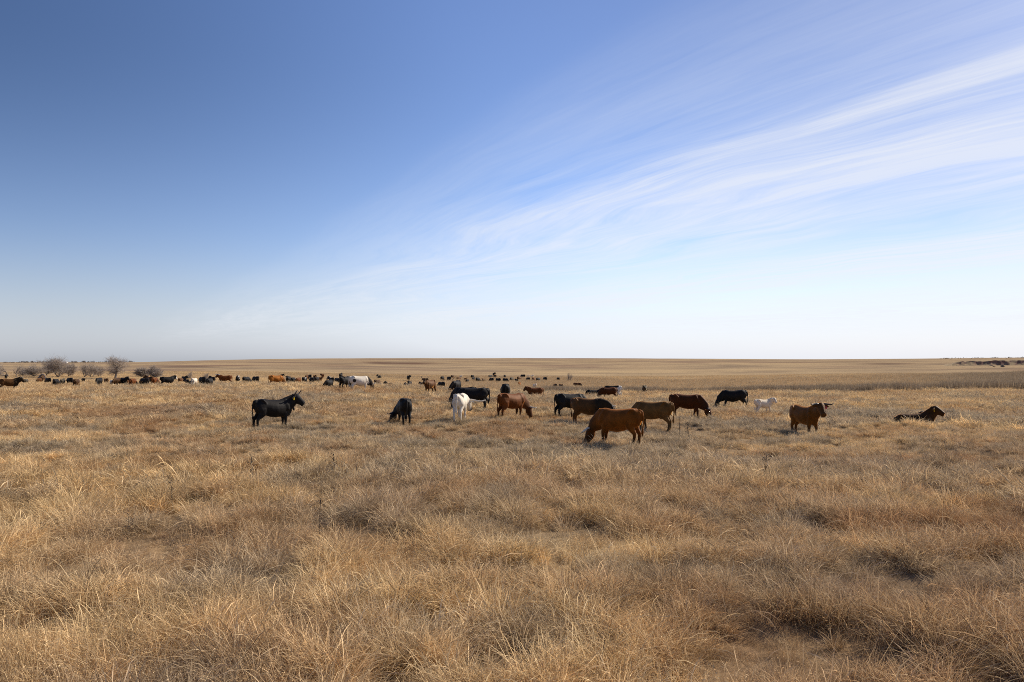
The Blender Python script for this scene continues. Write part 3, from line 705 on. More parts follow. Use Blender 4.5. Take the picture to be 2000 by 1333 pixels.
def small_ball(name, c, r, mat, root):
    bm = bmesh.new(); bmesh.ops.create_icosphere(bm, subdivisions=2, radius=1); me = bpy.data.meshes.new(name)
    for v in bm.verts: v.co = Vector((v.co.x*r[0]+c[0], v.co.y*r[1]+c[1], v.co.z*r[2]+c[2]))
    bm.to_mesh(me); bm.free(); me.materials.append(mat); me.polygons.foreach_set('use_smooth', [True]*len(me.polygons))
    o = bpy.data.objects.new(name, me); COL.objects.link(o); o.parent = root; return o
def add_eyes(root, fr):
    for sy in (-1, 1):
        c = fr['poll']+fr['hd']*.15*fr['s']+fr['lat']*sy*.105*fr['s']+fr['up']*.01; small_ball('eye', c, (.024, .024, .024), M_EYE, root)
def add_tag(root, fr, sy, mat, s=1.0):
    """a flat ear tag hanging from one ear, bevelled edges"""
    c = fr['poll']+fr['hd']*.07+fr['lat']*sy*.22-fr['up']*.10; l, z = fr['lat'], V3(0, 0, 1); n = np.cross(l, z); n /= np.linalg.norm(n)
    bm = bmesh.new(); out = [(-.025, .05), (.025, .05), (.045, .0), (.045, -.06), (-.045, -.06), (-.045, .0)]
    fr_, bk = [], []
    for a, b in out:
        fr_.append(bm.verts.new(c+l*a*s+z*b*s+n*.007)); bk.append(bm.verts.new(c+l*a*s+z*b*s-n*.007))
    bm.faces.new(fr_); bm.faces.new(bk[::-1])
    for i in range(6): bm.faces.new((fr_[i], bk[i], bk[(i+1) % 6], fr_[(i+1) % 6]))
    bmesh.ops.recalc_face_normals(bm, faces=bm.faces)
    me = bpy.data.meshes.new('ear_tag'); bm.to_mesh(me); bm.free(); me.materials.append(mat)
    o = bpy.data.objects.new('ear_tag', me); COL.objects.link(o); o.parent = root

def put_cow(body, fr, loc, head, s, coatn, label, group, name='cow', cat='cow', horns=None, hmat=None, eyes=False, tags=(), tilt=0.0, thick=1.0):
    root = empty(name, loc, head, s)
    if tilt: root.rotation_euler = (0, tilt, head)
    tag(root, label, cat, group)
    b = bpy.data.objects.new('body', body); COL.objects.link(b); b.parent = root
    b.material_slots[0].link = 'OBJECT'; b.material_slots[0].material = COATS[coatn]
    if horns: add_horns(root, fr, horns, hmat or M_HORND, thick)
    if eyes: add_eyes(root, fr)
    for sy, m in tags: add_tag(root, fr, sy, m)
    return root
HERO = 'cattle grazing nearest the viewer'
# c, y of the back, distance, heading (0 = right, 90 = away), pose, neck yaw, head yaw (+ = to its left), coat, label, options
heroes = [
 (534, 778, 33.5, 24, 'alert', -.20, -.55, 'black', 'black horned cow standing alone with head raised and a yellow ear tag', dict(horns='up', tags=((-1, M_TAGY),), eyes=1, strap=1, tail=.02)),
 (790, 777, 36.0, 98, 'graze', .75, .35, 'black', 'black cow seen from behind, left of the white longhorn', dict(horns='wide', fat=1.08)),
 (899, 768, 41.5, 80, 'low', -.35, .1, 'whitedark', 'white longhorn seen from behind with one long curved horn showing', dict(horns='long', hm=M_HORN, eyes=1, thick=1.45, fat=.95)),
 (925, 757, 49.0, 178, 'graze', .1, .0, 'black', 'black cow standing side on just behind the white longhorn', dict(tail=.05)),
 (909, 755, 55.0, 150, 'graze', .0, .0, 'charcoal', 'charcoal cow whose back shows above the white longhorn', {}),
 (929, 757, 53.0, 178, 'graze', .0, .0, 'black', 'black cow mostly hidden behind the side-on black cow', {}),
 (999, 767, 41.0, 42, 'graze', -.15, .1, 'red', 'red brown horned cow grazing with its rump turned to the viewer', dict(horns='wide', hm=M_HORN, tail=.04)),
 (987, 749, 55.0, 92, 'graze', .0, .0, 'black', 'round black cow seen from behind, above the red brown cow', dict(fat=1.15)),
 (1113, 768, 42.0, 24, 'graze', -.2, .0, 'black', 'black cow with hanging tail behind the brown cow with black shoulders', dict(tail=-.03, udder=1, s=.95)),
 (1148, 776, 40.5, -28, 'low', .3, .6, 'brownblack', 'brown cow with black shoulders and pink ear tag', dict(horns='short', hm=M_HORN, tags=((1, M_TAGP),), eyes=1)),
 (1209, 796, 28.5, 154, 'graze', .05, .0, 'rust', 'large rust brown cow grazing at the front with one pale horn', dict(horns='fwd', hm=M_HORN, eyes=1, fat=1.06, thick=1.15)),
 (1276, 782, 37.0, 160, 'graze', .0, .0, 'tan', 'tan cow with its rump turned, behind the large rust brown cow', dict(udder=1, fat=.98)),
 (1340, 769, 39.0, -6, 'graze', -.1, .15, 'darkred', 'dark red cow grazing with a white spot on its poll', dict(horns='wide', eyes=1, poll=1)),
 (1433, 761, 53.5, 183, 'graze', .0, .0, 'black', 'black cow grazing beyond the white calf', dict(fat=1.1)),
 (1490, 779, 50.5, 36, 'stand', -.8, -.6, 'cream', 'small white calf standing with its head turned to the viewer', dict(s=.70, calf=1, cat='calf', eyes=1)),
 (1570, 791, 37.0, -54, 'stand', -.05, -.20, 'ochre', 'ochre brown cow facing the viewer with dark horns and red ear tag', dict(horns='wide', eyes=1, tags=((1, M_TAGR),), s=1.05)),
 (1786, 800, 42.0, 10, 'lie', .0, -.35, 'darkbrown', 'dark brown cow lying in the grass with its head up', dict(horns=None, eyes=1, lie=1, tags=((-1, M_TAGY),), tilt=-.12, sink=.12)),
 (1781, 800, 45.0, 20, 'lie', .3, .2, 'black', 'black calf lying behind the resting brown cow, only its head showing', dict(s=.62, calf=1, cat='calf', lie=1, sink=.22)),
 (840, 742, 80.0, -118, 'alert', .1, .1, 'brown', 'brown horned cow staring at the viewer with ears out', dict(horns='up', eyes=1)),
 (891, 744, 84.0, -112, 'graze', -.5, -.2, 'black', 'black cow with a white mark grazing towards the viewer', {}),
 (1046, 757, 79.0, 186, 'stand', .1, .3, 'red', 'red brown cow standing side on below the white calf', dict(s=.8)),
 (1189, 760, 80.0, 190, 'graze', .0, .0, 'darkred', 'dark red cow standing in front of a white rumped cow', dict(tail=.1, s=.9)),
 (1197, 754, 90.0, 172, 'graze', .0, .0, 'blackwhite', 'black cow with white hindquarters behind the dark red cow', {}),
 (1259, 752, 86.0, 82, 'graze', .2, .0, 'grey', 'small grey calf seen from behind, alone before the tall grass', dict(s=.85, calf=1, cat='calf')),
 (1160, 757, 78.0, 10, 'lie', -.6, -.7, 'whiteface', 'white faced black cow lying with its head towards the viewer', dict(lie=1)),
 (674, 734, 71.0, 60, 'graze', .0, .0, 'black', 'black cow half hidden behind the white and dark headed cow', dict(tail=.05)),
 (702, 733, 66.0, 20, 'graze', -.15, .0, 'whitehead', 'white cow with dark head and neck grazing', dict(horns='up', hm=M_HORN, udder=1, fat=1.1, s=1.08)),
 (539, 731, 94.0, 25, 'graze', -.1, .0, 'orange', 'bright orange brown cow grazing beyond the lone black horned cow', dict(horns='short')),
 (441, 732, 113.0, 176, 'alert', .2, .3, 'red', 'reddish longhorn standing side on with pale upswept horns', dict(horns='long', hm=M_HORN, thick=1.7)),
 (18, 740, 92.0, 2, 'stand', -.2, -.3, 'brownblack', 'brown cow with black forequarters cut off by the left edge', dict(horns='short', hm=M_HORN)),
]
for k, (c, yt, d, hd, pose, yaw, hy, cn, lab, op) in enumerate(heroes):
    s = op.get('s', 1.0); hh = (.78 if op.get('lie') else 1.32)*s
    body, fr = cow_body(pose, yaw, hy, 10+k, .026 if d < 60 else .036, bool(op.get('udder')), op.get('tail', .02), op.get('fat', 1.0), bool(op.get('calf')))
    x, y, z = fit_top(c, yt, d, hh, .10)
    print('HERO', c, yt, 'd %.1f->%.1f' % (d, y), 'top err %.1f' % (project((x, y, z+hh))[1]-yt))
    root = put_cow(body, fr, (x, y, z-.02), R(hd)-math.atan2(x, y), s, cn, lab, HERO if d < 60 else 'cattle standing in the middle distance', op.get('cat', 'cow'), op.get('cat', 'cow'),
                   op.get('horns'), op.get('hm'), bool(op.get('eyes')), op.get('tags', ()), thick=op.get('thick', 1.0), tilt=op.get('tilt', 0))
    root.location.z -= op.get('sink', 0)
    if op.get('strap'):
        n = fr['neck']; pts = [n+V3(.03+.0*i, .0, 0)+V3(.02, .115*math.cos(a), .20*math.sin(a)-.02) for i, a in enumerate(np.linspace(0, 2*math.pi, 15))]
        me = tube_mesh('neck_strap', pts, [.02]*15, 6, ref=(1, 0, 0)); me.materials.append(M_STRAP)
        o = bpy.data.objects.new('neck_strap', me); COL.objects.link(o); o.parent = root
        b = small_ball('bell', n+V3(.05, 0, -.33), (.05, .045, .075), M_STRAP, root)
    if op.get('poll'):
        small_ball('poll_tuft', fr['poll']+fr['up']*.06-fr['hd']*.03, (.055, .06, .05), COATS['cream'], root)

# the herd further off: shared bodies, copied for every animal
KINDS = {}
for nm, pose, yaw, hy, calf in (('grazeA', 'graze', .1, 0, False), ('grazeB', 'graze', -.5, -.2, False), ('stand', 'stand', .3, .3, False), ('low', 'low', -.2, 0, False),
                                ('alert', 'alert', .4, .5, False), ('lie', 'lie', .3, .3, False), ('calf', 'stand', .2, .2, True), ('calfgraze', 'graze', -.2, 0, True), ('calflie', 'lie', .3, .3, True)):
    KINDS[nm] = cow_body(pose, yaw, hy, 90+len(KINDS), .045, False, .03, 1.05, calf)
HERDL, HERDC = 'cattle of the far herd on the left', 'cattle of the far herd in the centre'
# c, y of the back, distance, width in px, faces (R L A=away T=towards), body, coat, scale, label
far = [
 (12.5, 732, 130, 6, 'A', 'calf', 'black', .72, 'black calf with raised tail behind the brown cow at the left edge'),
 (41, 740, 118, 7, 'R', 'calf', 'red', .6, 'little red calf ahead of the cow at the left edge'),
 (52, 740.5, 124, 11, 'R', 'grazeA', 'grey', .7, 'small grey calf alone below the thin forked tree'),
 (78, 738, 122, 11, 'L', 'low', 'brown', .8, 'brown cow standing below the arched dead trunk'),
 (84, 735, 132, 9, 'R', 'stand', 'darkbrown', .85, 'dark brown cow just behind the brown cow under the arched trunk'),
 (95, 738, 124, 14, 'L', 'grazeA', 'black', .85, 'black cow grazing to the left beneath the arched trunk'),
 (110, 740, 118, 15, 'R', 'grazeB', 'black', .9, 'black cow grazing below the trunk of the windswept tree'),
 (123, 741, 119, 13, 'R', 'stand', 'grey', .8, 'grey pale faced cow between two black cows under the windswept tree'),
 (137, 738, 118, 14, 'L', 'low', 'black', 1.0, 'blocky black cow standing under the right of the windswept tree'),
 (150, 740, 120, 14, 'R', 'grazeA', 'darkbrown', .9, 'dark brown cow grazing beside the blocky black cow'),
 (163.5, 738.5, 128, 7, 'L', 'calfgraze', 'black', .7, 'black calf alone in the gap left of the small forked trees'),
 (194, 738, 128, 16, 'L', 'grazeA', 'black', 1.0, 'black cow behind the dark calf, left of the big bare tree'),
 (195, 741.5, 113, 13, 'L', 'calf', 'charcoal', .75, 'charcoal calf in front of a black cow, left of the big bare tree'),
 (208, 739, 126, 10, 'L', 'grazeB', 'brown', .8, 'brown cow grazing left of the little white calf'),
 (219.5, 742, 113, 7, 'T', 'calfgraze', 'cream', .75, 'little white calf grazing under the big bare tree'),
 (229, 738, 126, 16, 'L', 'low', 'darkbrown', 1.0, 'dark brown cow right behind the little white calf'),
 (242, 738, 127, 12, 'R', 'stand', 'black', 1.0, 'black cow in the row right of the big bare tree trunk'),
 (250.5, 739.5, 121, 15, 'R', 'grazeA', 'brown', .95, 'brown cow overlapping the row right of the big bare tree'),
 (260, 740, 118, 11, 'R', 'grazeB', 'red', .95, 'red cow at the right end of the row by the big bare tree'),
 (283, 739, 116, 23, 'L', 'grazeA', 'charcoal', 1.0, 'charcoal cow grazing below the pair of round shrubs'),
 (293, 735, 132, 18, 'L', 'stand', 'darkbrown', 1.05, 'dark brown cow seen above the charcoal cow near the shrubs'),
 (303, 737, 122, 13, 'R', 'grazeB', 'red', 1.0, 'red cow squeezed between the charcoal cow and the long black cow'),
 (327, 735.5, 106, 37, 'R', 'stand', 'whiteface', 1.05, 'long black white faced cow, largest below the round shrubs'),
 (353, 738, 124, 11, 'R', 'low', 'brown', .85, 'brown cow ahead of the long black cow'),
 (360, 735, 138, 11, 'R', 'stand', 'charcoal', .95, 'charcoal cow further off above the brown and black cows'),
 (365.5, 741, 116, 10, 'L', 'calf', 'black', .75, 'black calf left of the white cow in the far herd'),
 (380, 738, 120, 15, 'R', 'grazeA', 'white', .9, 'white cow grazing among black ones in the far herd'),
 (376, 743, 110, 14, 'L', 'calfgraze', 'blackpatch', .65, 'black and white calf in front of the white cow'),
 (396, 736, 118, 19, 'L', 'low', 'charcoal', 1.05, 'bulky charcoal cow right of the white cow'),
 (410, 738.5, 114, 16, 'R', 'grazeA', 'charcoal', .95, 'charcoal cow grazing between the bulky cow and the longhorn'),
 (416, 736, 134, 12, 'L', 'stand', 'black', .95, 'black cow right behind the head of the reddish longhorn'),
 (465, 735.5, 124, 8, 'A', 'stand', 'blackpatch', .95, 'black and white cow at the tail of the reddish longhorn'),
 (469, 744, 112, 6, 'L', 'calflie', 'cream', .6, 'little white calf lying by the reddish longhorn'),
 (481, 737.5, 122, 19, 'R', 'grazeB', 'black', .95, 'black cow left of the grey backed cow, right of the longhorn'),
 (500, 736.5, 122, 18, 'L', 'grazeA', 'charcoal', 1.0, 'grey backed black cow between the longhorn and the orange cow'),
 (551, 731.5, 170, 5, 'T', 'alert', 'black', .8, 'tiny black cow far off right above the orange cow'),
 (562, 745.5, 104, 11, 'R', 'calflie', 'grey', .75, 'grey calf lying at the muzzle of the orange cow'),
 (563.5, 735.5, 136, 12, 'L', 'stand', 'black', 1.0, 'black cow first in the row right of the orange cow'),
 (573, 737, 132, 10, 'R', 'grazeA', 'charcoal', .9, 'charcoal cow second in the row right of the orange cow'),
 (583, 737.5, 128, 14, 'L', 'grazeB', 'red', .9, 'red cow in the row right of the orange cow'),
 (595, 736.5, 132, 14, 'R', 'grazeA', 'blackpatch', .95, 'black cow with white marks right of the red cow in the row'),
 (599, 733, 185, 5, 'R', 'stand', 'brown', .8, 'tiny brown cow on the slope above the white marked cow'),
 (605.5, 731.3, 200, 6, 'L', 'grazeA', 'black', .85, 'tiny black cow on the slope, left of the tiny brown one'),
 (614.5, 733, 180, 4, 'T', 'stand', 'darkbrown', .75, 'tiny dark brown cow facing the viewer on the slope'),
 (609, 736.8, 128, 11, 'L', 'low', 'black', .95, 'black cow standing left in the pair before the slope'),
 (619, 736.2, 130, 13, 'R', 'grazeA', 'charcoal', .95, 'charcoal cow standing right in the pair before the slope'),
 (626.5, 736.5, 140, 6, 'R', 'calf', 'brown', .7, 'brown calf at the head of the charcoal cow'),
 (630.5, 731, 200, 6, 'L', 'stand', 'red', .8, 'tiny red cow alone on the slope'),
 (666, 729.5, 185, 7, 'R', 'stand', 'black', .95, 'tiny black cow on the slope above the half hidden black cow'),
 (648, 737, 126, 13, 'L', 'stand', 'blackpatch', 1.0, 'black cow with a white flank left of the white and dark headed cow'),
 (659.5, 738, 120, 14, 'R', 'grazeA', 'black', .95, 'black cow grazing nose to tail with the half hidden black cow'),
 (643, 745.5, 100, 22, 'L', 'grazeB', 'charcoal', .8, 'charcoal cow deep in grass below the white flanked cow'),
 (737, 743.5, 112, 18, 'R', 'grazeA', 'darkbrown', .9, 'dark brown cow right of the grazing white cow'),
 (723.5, 746.5, 108, 6, 'L', 'calf', 'black', .55, 'little black calf at the muzzle of the white cow'),
 (760, 747, 106, 19, 'L', 'calflie', 'grey', 1.0, 'grey cow lying low in the grass right of the white cow'),
 (741, 733, 190, 9, 'L', 'lie', 'grey', 1.0, 'grey cow lying far off on the slope right of the white cow'),
 (798, 733.5, 190, 7, 'T', 'stand', 'charcoal', .95, 'tiny charcoal cow above left of the staring brown cow'),
 (800, 745, 116, 12, 'L', 'stand', 'charcoal', .8, 'charcoal cow left of the staring brown cow'),
 (796, 749, 108, 8, 'L', 'calflie', 'grey', .75, 'grey calf in front of the charcoal cow'),
 (823.5, 749, 104, 8, 'L', 'calf', 'black', .75, 'black calf half hidden behind the staring brown cow'),
 (862.5, 747, 104, 19, 'L', 'grazeA', 'black', .9, 'black cow grazing right of the staring brown cow'),
 (864, 735, 170, 10, 'R', 'stand', 'black', .95, 'first black cow of the far row above the white longhorn'),
 (877, 735.5, 162, 12, 'L', 'low', 'charcoal', 1.0, 'charcoal cow under the slanting dead branch'),
 (884, 732.5, 180, 7, 'R', 'stand', 'darkbrown', .9, 'dark brown cow touching the slanting dead branch'),
 (896, 737, 160, 12, 'R', 'grazeA', 'brown', .9, 'brown cow right of the slanting dead branch'),
 (900, 734, 178, 3, 'T', 'calf', 'cream', .8, 'tiny white calf behind the brown cow by the dead branch'),
 (909, 738, 158, 9, 'L', 'grazeB', 'brown', .85, 'brown cow behind the charcoal calf in the centre herd'),
 (913, 741, 146, 10, 'R', 'grazeA', 'charcoal', .8, 'charcoal calf grazing in front of a brown cow'),
 (923, 732.5, 184, 10, 'R', 'stand', 'whiteface', 1.0, 'white faced dark cow at the back of the centre herd'),
 (925, 737, 160, 9, 'L', 'grazeA', 'charcoal', .9, 'left of two touching charcoal cows in the centre herd'),
 (933, 737.3, 156, 11, 'R', 'low', 'charcoal', 1.0, 'right of two touching charcoal cows in the centre herd'),
 (944.5, 740, 150, 8, 'L', 'calf', 'darkbrown', .75, 'dark brown calf alone in the centre herd'),
 (957.5, 732.5, 180, 11, 'L', 'stand', 'black', 1.0, 'black cow left below the topmost animal of the centre herd'),
 (967, 731.5, 184, 8, 'R', 'low', 'darkbrown', 1.0, 'dark brown cow right below the topmost animal of the centre herd'),
 (964.5, 728.3, 205, 4, 'T', 'alert', 'black', .9, 'topmost black animal of the centre herd'),
 (986, 732, 182, 4, 'A', 'stand', 'charcoal', .95, 'charcoal cow seen end on, alone at the back of the centre herd'),
 (960, 738.3, 156, 12, 'L', 'grazeA', 'charcoal', .9, 'charcoal cow at the left of the long black row'),
 (973, 738.5, 154, 14, 'L', 'low', 'black', .95, 'black cow in the middle of the long black row'),
 (987, 738.8, 152, 14, 'R', 'grazeA', 'black', .95, 'black cow at the right of the long black row'),
 (999, 737, 158, 9, 'R', 'grazeB', 'grey', .95, 'grey cow right of the long black row'),
 (1009.5, 740.5, 146, 8, 'L', 'calf', 'charcoal', .8, 'charcoal calf in front of the mixed brown cow'),
 (1014, 735.5, 162, 12, 'R', 'grazeA', 'brown', 1.0, 'mixed brown cow behind the charcoal calf'),
 (1021.5, 731.5, 186, 12, 'L', 'grazeA', 'black', 1.0, 'black cow grazing left of two tiny white calves'),
 (1032, 733.2, 184, 3, 'T', 'calflie', 'cream', .8, 'left one of two tiny white calves'),
 (1039, 733.2, 184, 5, 'R', 'calflie', 'cream', .9, 'right one of two tiny white calves'),
 (1031.5, 737.2, 158, 11, 'L', 'grazeB', 'charcoal', .95, 'charcoal cow left of the red end-on cow'),
 (1042, 737, 150, 8, 'A', 'stand', 'red', 1.0, 'red cow seen end on above the white calf'),
 (1051, 737.8, 148, 11, 'R', 'grazeA', 'black', 1.0, 'black cow right of the red end-on cow'),
 (1064.5, 736.5, 152, 11, 'L', 'grazeB', 'charcoal', 1.0, 'charcoal cow standing apart, right end of the centre herd'),
 (1090, 737, 150, 7, 'L', 'calfgraze', 'charcoal', .9, 'small charcoal calf alone right of the centre herd'),
 (1014.5, 745.5, 128, 9, 'A', 'calf', 'orange', .8, 'little orange calf seen from behind in the tall grass'),
 (1044, 744.5, 116, 11, 'T', 'calf', 'cream', .82, 'white calf facing the viewer above the red brown cow'),
 (1084.5, 749, 118, 11, 'L', 'grazeA', 'darkbrown', .8, 'left of two dark brown cows deep in the tall grass'),
 (1096, 749.3, 116, 13, 'R', 'grazeB', 'darkbrown', .8, 'right of two dark brown cows deep in the tall grass'),
 (1127.5, 745.5, 122, 19, 'R', 'grazeA', 'darkred', .85, 'dark red cow grazing apart at the edge of the tall grass'),
]
rgf = random.Random(4)
for c, yt, d, w, face, kd, cn, s, lab in far:
    if 850 < c < 1110 and yt < 742: d = max(d*1.28, 200); kd = {'stand': 'grazeA', 'alert': 'low', 'low': 'grazeB'}.get(kd, kd) if yt > 729 else kd
    if c < 420: s *= .95
    body, fr = KINDS[kd]; lie = 'lie' in kd; calf = 'calf' in kd; hh = (.78 if lie else 1.32)*s
    x, y, z = fit_top(c, yt, d, hh, .20)
    wm = w/(FPX/y)/s; L, W = (1.75 if calf else 1.95), .62
    th = min(np.linspace(0, math.pi/2, 60), key=lambda a: abs(L*math.cos(a)+W*math.sin(a)-wm))
    th = min(th, 1.25) * rgf.choice((1, 1, -1))
    h = {'R': th, 'L': math.pi-th, 'A': math.pi/2-.15, 'T': -math.pi/2+.2}[face]
    e = project((x, y, z+hh))[1]-yt
    if abs(e) > 1.2: print('FAR', c, yt, 'err %.1f d %.0f->%.0f' % (e, d, y))
    put_cow(body, fr, (x, y, z-.03), h-math.atan2(x, y), s, cn, lab, HERDL if c < 850 else HERDC, 'calf' if (calf or 'calf' in lab) else 'cow', 'calf' if (calf or 'calf' in lab) else 'cow')

# ------------------------------------------------------------------ bare trees
def stick(V, F, p0, p1, r0, r1, k):
    d = p1-p0; L = np.linalg.norm(d)
    if L < 1e-6: return
    d = d/L; a = np.cross(d, (0, 0, 1.) if abs(d[2]) < .9 else (1., 0, 0)); a /= np.linalg.norm(a); b = np.cross(d, a); b0 = len(V)
    for p, r in ((p0, r0), (p1, r1)):
        for i in range(k):
            t = 2*math.pi*i/k; V.append(tuple(p+(a*math.cos(t)+b*math.sin(t))*r))
    for i in range(k): j = (i+1) % k; F.append((b0+i, b0+j, b0+k+j, b0+k+i))
def bare_tree(name, base, height, width, lean, seed, label, stems=1, cat='tree', twigs=1.0, group='bare trees beyond the herd', r0=None, spread=.75):
    rg = np.random.default_rng(seed); TV, TF, CV, CF = [], [], [], []; lean = np.array(lean, float)
    r0 = r0 or height*.028
    def grow(p, d, L, r, lev):
        n = 4 if lev < 2 else 3; V, F = (TV, TF) if lev < 2 else (CV, CF); k = (6, 5, 4, 3, 3)[lev]
        for i in range(n):
            d = d + rg.normal(0, .16, 3) + lean*.16 + np.array((0, 0, .05)); d /= np.linalg.norm(d)
            q = p + d*L/n; ra, rb = r*(1-.5*i/n), r*(1-.5*(i+1)/n); stick(V, F, p, q, ra, rb, k); p = q
            if lev < 4:
                m = (2.2, 2.2, 2.3*twigs, 1.4*twigs)[lev]; m = int(m)+(rg.random() < m-int(m))
                if lev == 0 and i < 1: m = 1 if stems > 1 else 0
                for _ in range(m):
                    e = rg.normal(0, 1, 3)*np.array((width/height*1.15, width/height*1.15, .45)); e = d*.62+e*spread+np.array((0, 0, .12))+lean*.3; e /= np.linalg.norm(e)
                    grow(p, e, L*(.60+.2*rg.random()), max(rb*.55, .005), lev+1)
    for s in range(stems):
        dd = np.array((rg.normal(0, .45 if stems > 1 else .15), rg.normal(0, .35 if stems > 1 else .1), 1.)) + lean*.3; dd /= np.linalg.norm(dd)
        grow(np.array((0, 0, -.15)), dd, height*.34, r0/(1 if stems == 1 else 1.5), 0)
    # scale the grown tree to its height and width
    A = np.array(CV+TV); zs = height/np.percentile(A[:, 2], 99.3); xs = min(1.6, width/(np.percentile(A[:, 0], 97)-np.percentile(A[:, 0], 3)))
    sc = np.array((xs, (xs+zs)/2, zs))
    root = empty(name, base); tag(root, label, cat, group)
    mesh_obj('trunk', [tuple(np.array(v)*sc) for v in TV], TF, M_BARK, root); mesh_obj('crown', [tuple(np.array(v)*sc) for v in CV], CF, M_TWIG, root)
    return root
PXM = lambda d: d/FPX
trees = [  # c, d, ytop, width px, lean, stems, twigs, name, label
 (-6, 165, 716, 26, (0, 0, 0), 3, .8, 'bare_shrub', 'bare grey shrub cut off by the left edge'),
 (19, 165, 710, 20, (-.5, 0, .1), 1, .35, 'bare_tree', 'thin bare sapling leaning left near the left edge'),
 (33, 162, 708, 14, (.45, 0, .2), 1, .25, 'bare_tree', 'thin forked bare tree leaning right'),
 (48, 170, 718, 18, (0, 0, 0), 3, .6, 'bare_shrub', 'low bare shrub between the forked tree and the arched trunk'),
 (68, 166, 712, 30, (-.1, 0, 0), 3, .9, 'bare_shrub', 'wide bare bush left of the arched dead trunk'),
 (90, 172, 708, 24, (.1, 0, .1), 2, .9, 'bare_tree', 'bare tree right behind the arched dead trunk'),
 (115, 163, 698.5, 40, (-.32, 0, .15), 2, 1.05, 'bare_tree', 'tall windswept bare tree with its top blown to the left'),
 (134, 168, 711, 28, (.15, 0, .1), 2, 1.0, 'bare_tree', 'bushy bare tree against the right side of the windswept tree'),
 (166, 164, 709, 20, (0, 0, .2), 2, .5, 'bare_tree', 'dark forked bare tree with two upright stems'),
 (181, 163, 711, 19, (.15, 0, .1), 2, .7, 'bare_tree', 'small bare tree right of the dark forked one'),
 (196, 167, 714, 18, (0, 0, .1), 2, .7, 'bare_tree', 'small pale bare tree touching the biggest bare tree'),
 (226, 158, 697, 50, (-.16, 0, .05), 1, 1.25, 'bare_tree', 'biggest bare tree with a broad spreading crown'),
 (279, 168, 719, 24, (-.1, 0, 0), 4, 1.0, 'bare_shrub', 'round bare shrub, left one of the pair'),
 (303, 166, 716, 27, (.1, 0, 0), 4, 1.1, 'bare_shrub', 'round bare shrub, right one of the pair'),
 (374, 160, 725, 8, (0, 0, .1), 2, .4, 'bare_shrub', 'tiny bare sapling on the slope left of the longhorn'),
 (402, 158, 729, 8, (0, 0, .1), 2, .4, 'bare_shrub', 'tiny bare shrub at the horn of the longhorn'),
 (1113, 190, 728.5, 9, (.1, 0, .1), 2, .4, 'bare_shrub', 'small dark dead shrub above the dark red grazing cow'),
 (1958, 262, 712, 26, (0, 0, -.1), 3, .5, 'bare_shrub', 'dark low bare shrub in front of the red bank'),
]
for k, (c, d, yt, w, ln, stm, tw, nm, lab) in enumerate(trees):
    x, y, z = at_dist(c, d); top = CAMZ + (HOR-yt)/FPX*d; h = max(top-z, .6)
    bare_tree(nm, (x, y, z), h, w*d/FPX, ln, 300+k, lab, stm, 'shrub' if 'shrub' in nm else 'tree', tw, r0=.16 if c == 226 else None)

def bent_log(name, pts, rad, label, twigs=(), group=None, cat='branch'):
    V, F = [], []; limb(V, F, pts, rad, 8, ref=(0, 1, .1)); 
    for a, b, r in twigs: limb(V, F, [a, (np.array(a)+np.array(b))/2+V3(0, .03, .04), b], [r, r*.7, r*.3], 5, ref=(0, 1, .1))
    c = np.mean(np.array(pts), 0); zmin = min(p[2] for p in pts); base = V3(c[0], c[1], zmin)
    o = mesh_obj(name, [tuple(np.array(v)-base) for v in V], F, M_BARK, None, True); o.location = base; tag(o, label, cat, group); return o
def P(c, d, up=0.0):
    x, y, z = at_dist(c, d); return V3(x, y, z+up)
bent_log('arched_trunk', [P(75.5, 150, -.1), P(77, 150.3, .35), P(79.5, 150.5, .72), P(83, 150.6, .92), P(86.5, 150.5, .86), P(89, 150.3, .5), P(90, 150, -.1)], [.20, .2, .19, .18, .17, .16, .14],
         'dark dead trunk bent into an arch on the ground', cat='log')
bent_log('fallen_branch', [P(786, 91, .30), P(792, 91, .42), P(797, 91.2, .40), P(803, 91, .36), P(807, 91, .22)], [.035, .06, .07, .05, .02], 'dead branch lying in the grass left of the staring brown cow',
         [(P(794, 91, .4), P(789, 91.3, .62), .03), (P(800, 91, .38), P(804, 91, .55), .03)])
bent_log('dead_branch', [P(880, 178, .1), P(883, 178, .6), P(887, 178, 1.2), P(890, 178, 1.55)], [.07, .06, .045, .02], 'slanting dead branch rising from the centre herd',
         [(P(882, 178, .4), P(875, 178, .9), .035), (P(879, 178, .2), P(872, 178, .6), .03)])
bent_log('dead_log', [P(1931, 268, .9), P(1936, 266, .5), P(1941, 264, .15), P(1945, 263, .05)], [.08, .12, .13, .1], 'fallen dead trunk lying before the red bank', [(P(1936, 266, .5), P(1929, 266, .15), .07)], cat='log')

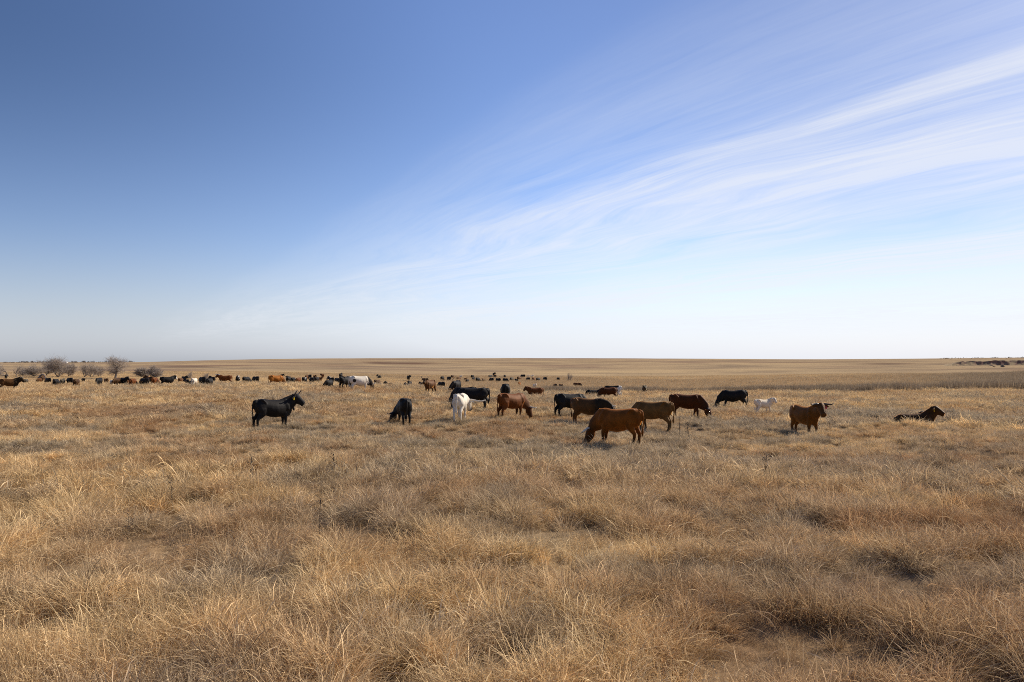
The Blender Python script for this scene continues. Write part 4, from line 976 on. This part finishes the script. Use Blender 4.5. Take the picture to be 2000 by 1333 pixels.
# dead weed stalks standing in the near grass
stalks = [(250, 1062, .42, 'dark seedy dead weed stalk, first from the left in the near grass'), (338, 1000, .45, 'leaning dead weed stalk below the tall straw clump'),
          (625, 1066, .55, 'pair of thin dark dead stems in pale straw'), (492, 942, .5, 'thin dark dead stem below the lone black horned cow'),
          (651, 938, .45, 'thin dead stem right of the lone black cow'), (1490, 945, .5, 'forked dead twig standing below the white calf'),
          (1326, 858, .62, 'dark upright dead stalk below the dark red cow'), (1344, 862, .5, 'short dark dead stalk beside the upright one')]
for k, (c, yb, h, lab) in enumerate(stalks):
    x, y, z = on_ground(c, yb); rg = np.random.default_rng(500+k); V, F = [], []
    lean = rg.normal(0, .12, 2); root = V3(0, 0, -.05); tip = V3(lean[0]*h, lean[1]*h, h*1.35); mid = (root+tip)/2+V3(rg.normal(0, .03), 0, 0); r = .0045 if k < 3 else .008
    limb(V, F, [root, mid, tip], [r, r*.8, r*.4], 5)
    for j in range(16):
        f = .35+.65*rg.random(); p = root+(tip-root)*f; e = p+V3(rg.normal(0, .05), rg.normal(0, .05), .03+.05*rg.random()); limb(V, F, [p, (p+e)/2, e], [r*.6, r*.5, r*1.3], 4)
    if k == 2: limb(V, F, [root+V3(.06, 0, 0), mid+V3(.07, .02, 0), tip+V3(.05, 0, -.1)], [r, r*.8, r*.4], 5)
    o = mesh_obj('dead_weed', V, F, M_DEAD); o.location = (x, y, z); tag(o, lab, 'weed', 'dead weed stalks in the near grass')

# ------------------------------------------------------------------ far things on the skyline
def shed():
    x, y, z = at_dist(127, 560); z = CAMZ-(711.3-HOR)/FPX*560
    root = empty('shed', (x, y, z), .1); tag(root, 'tiny white shed near the skyline, seen past the windswept tree', 'shed')
    a, b, h = 1.7, 1.2, 1.25
    mesh_obj('wall', [(-a, -b, -1.2), (a, -b, -1.2), (a, b, -1.2), (-a, b, -1.2), (-a, -b, h), (a, -b, h), (a, b, h), (-a, b, h), (-a, 0, h+.5), (a, 0, h+.5)],
             [(0, 1, 5, 4), (1, 2, 6, 9, 5), (2, 3, 7, 6), (3, 0, 4, 8, 7)], M_WHITE, root)
    e = .15; mesh_obj('roof', [(-a-e, -b-e, h-.03), (a+e, -b-e, h-.03), (a+e, 0, h+.56), (-a-e, 0, h+.56), (-a-e, b+e, h-.03), (a+e, b+e, h-.03)], [(0, 1, 2, 3), (3, 2, 5, 4)], M_ROOF, root)
shed()
def treeline(name, c0, c1, d, n, hmax, seed, label):
    rg = np.random.default_rng(seed); V, F = [], []
    for i in range(n):
        c = c0+(c1-c0)*rg.random(); dd = d*(1+.08*rg.normal()); x = (c-1000)/FPX*dd; z = float(ground_z(x, dd, False))
        big = float(vnoise(np.array(c/9.), np.array(1.), seed)); h = hmax*(.25+.75*big)*(.5+.7*rg.random()); w = h*(.9+1.4*rg.random())
        for j in range(26):
            u = rg.normal(0, 1, 3); u /= np.linalg.norm(u); p = V3(x, dd, z+h*.5)+u*V3(w*.5, w*.5, h*.5)*(.55+.45*rg.random()); s = h*.16*(.6+.8*rg.random())
            a = rg.normal(0, 1, 3); a /= np.linalg.norm(a); b = np.cross(a, u); b0 = len(V)
            V += [tuple(p+a*s), tuple(p+b*s), tuple(p-a*s), tuple(p-b*s)]; F.append((b0, b0+1, b0+2, b0+3))
    o = mesh_obj(name, V, F, M_SHRUB); tag(o, label, 'scrub', kind='stuff')
treeline('scrub_line', -260, 262, 930, 420, 2.3, 11, 'dark line of scrub along the left skyline')
treeline('skyline_scrub', 1835, 2300, 590, 420, .8, 12, 'dark low scrub along the right skyline')
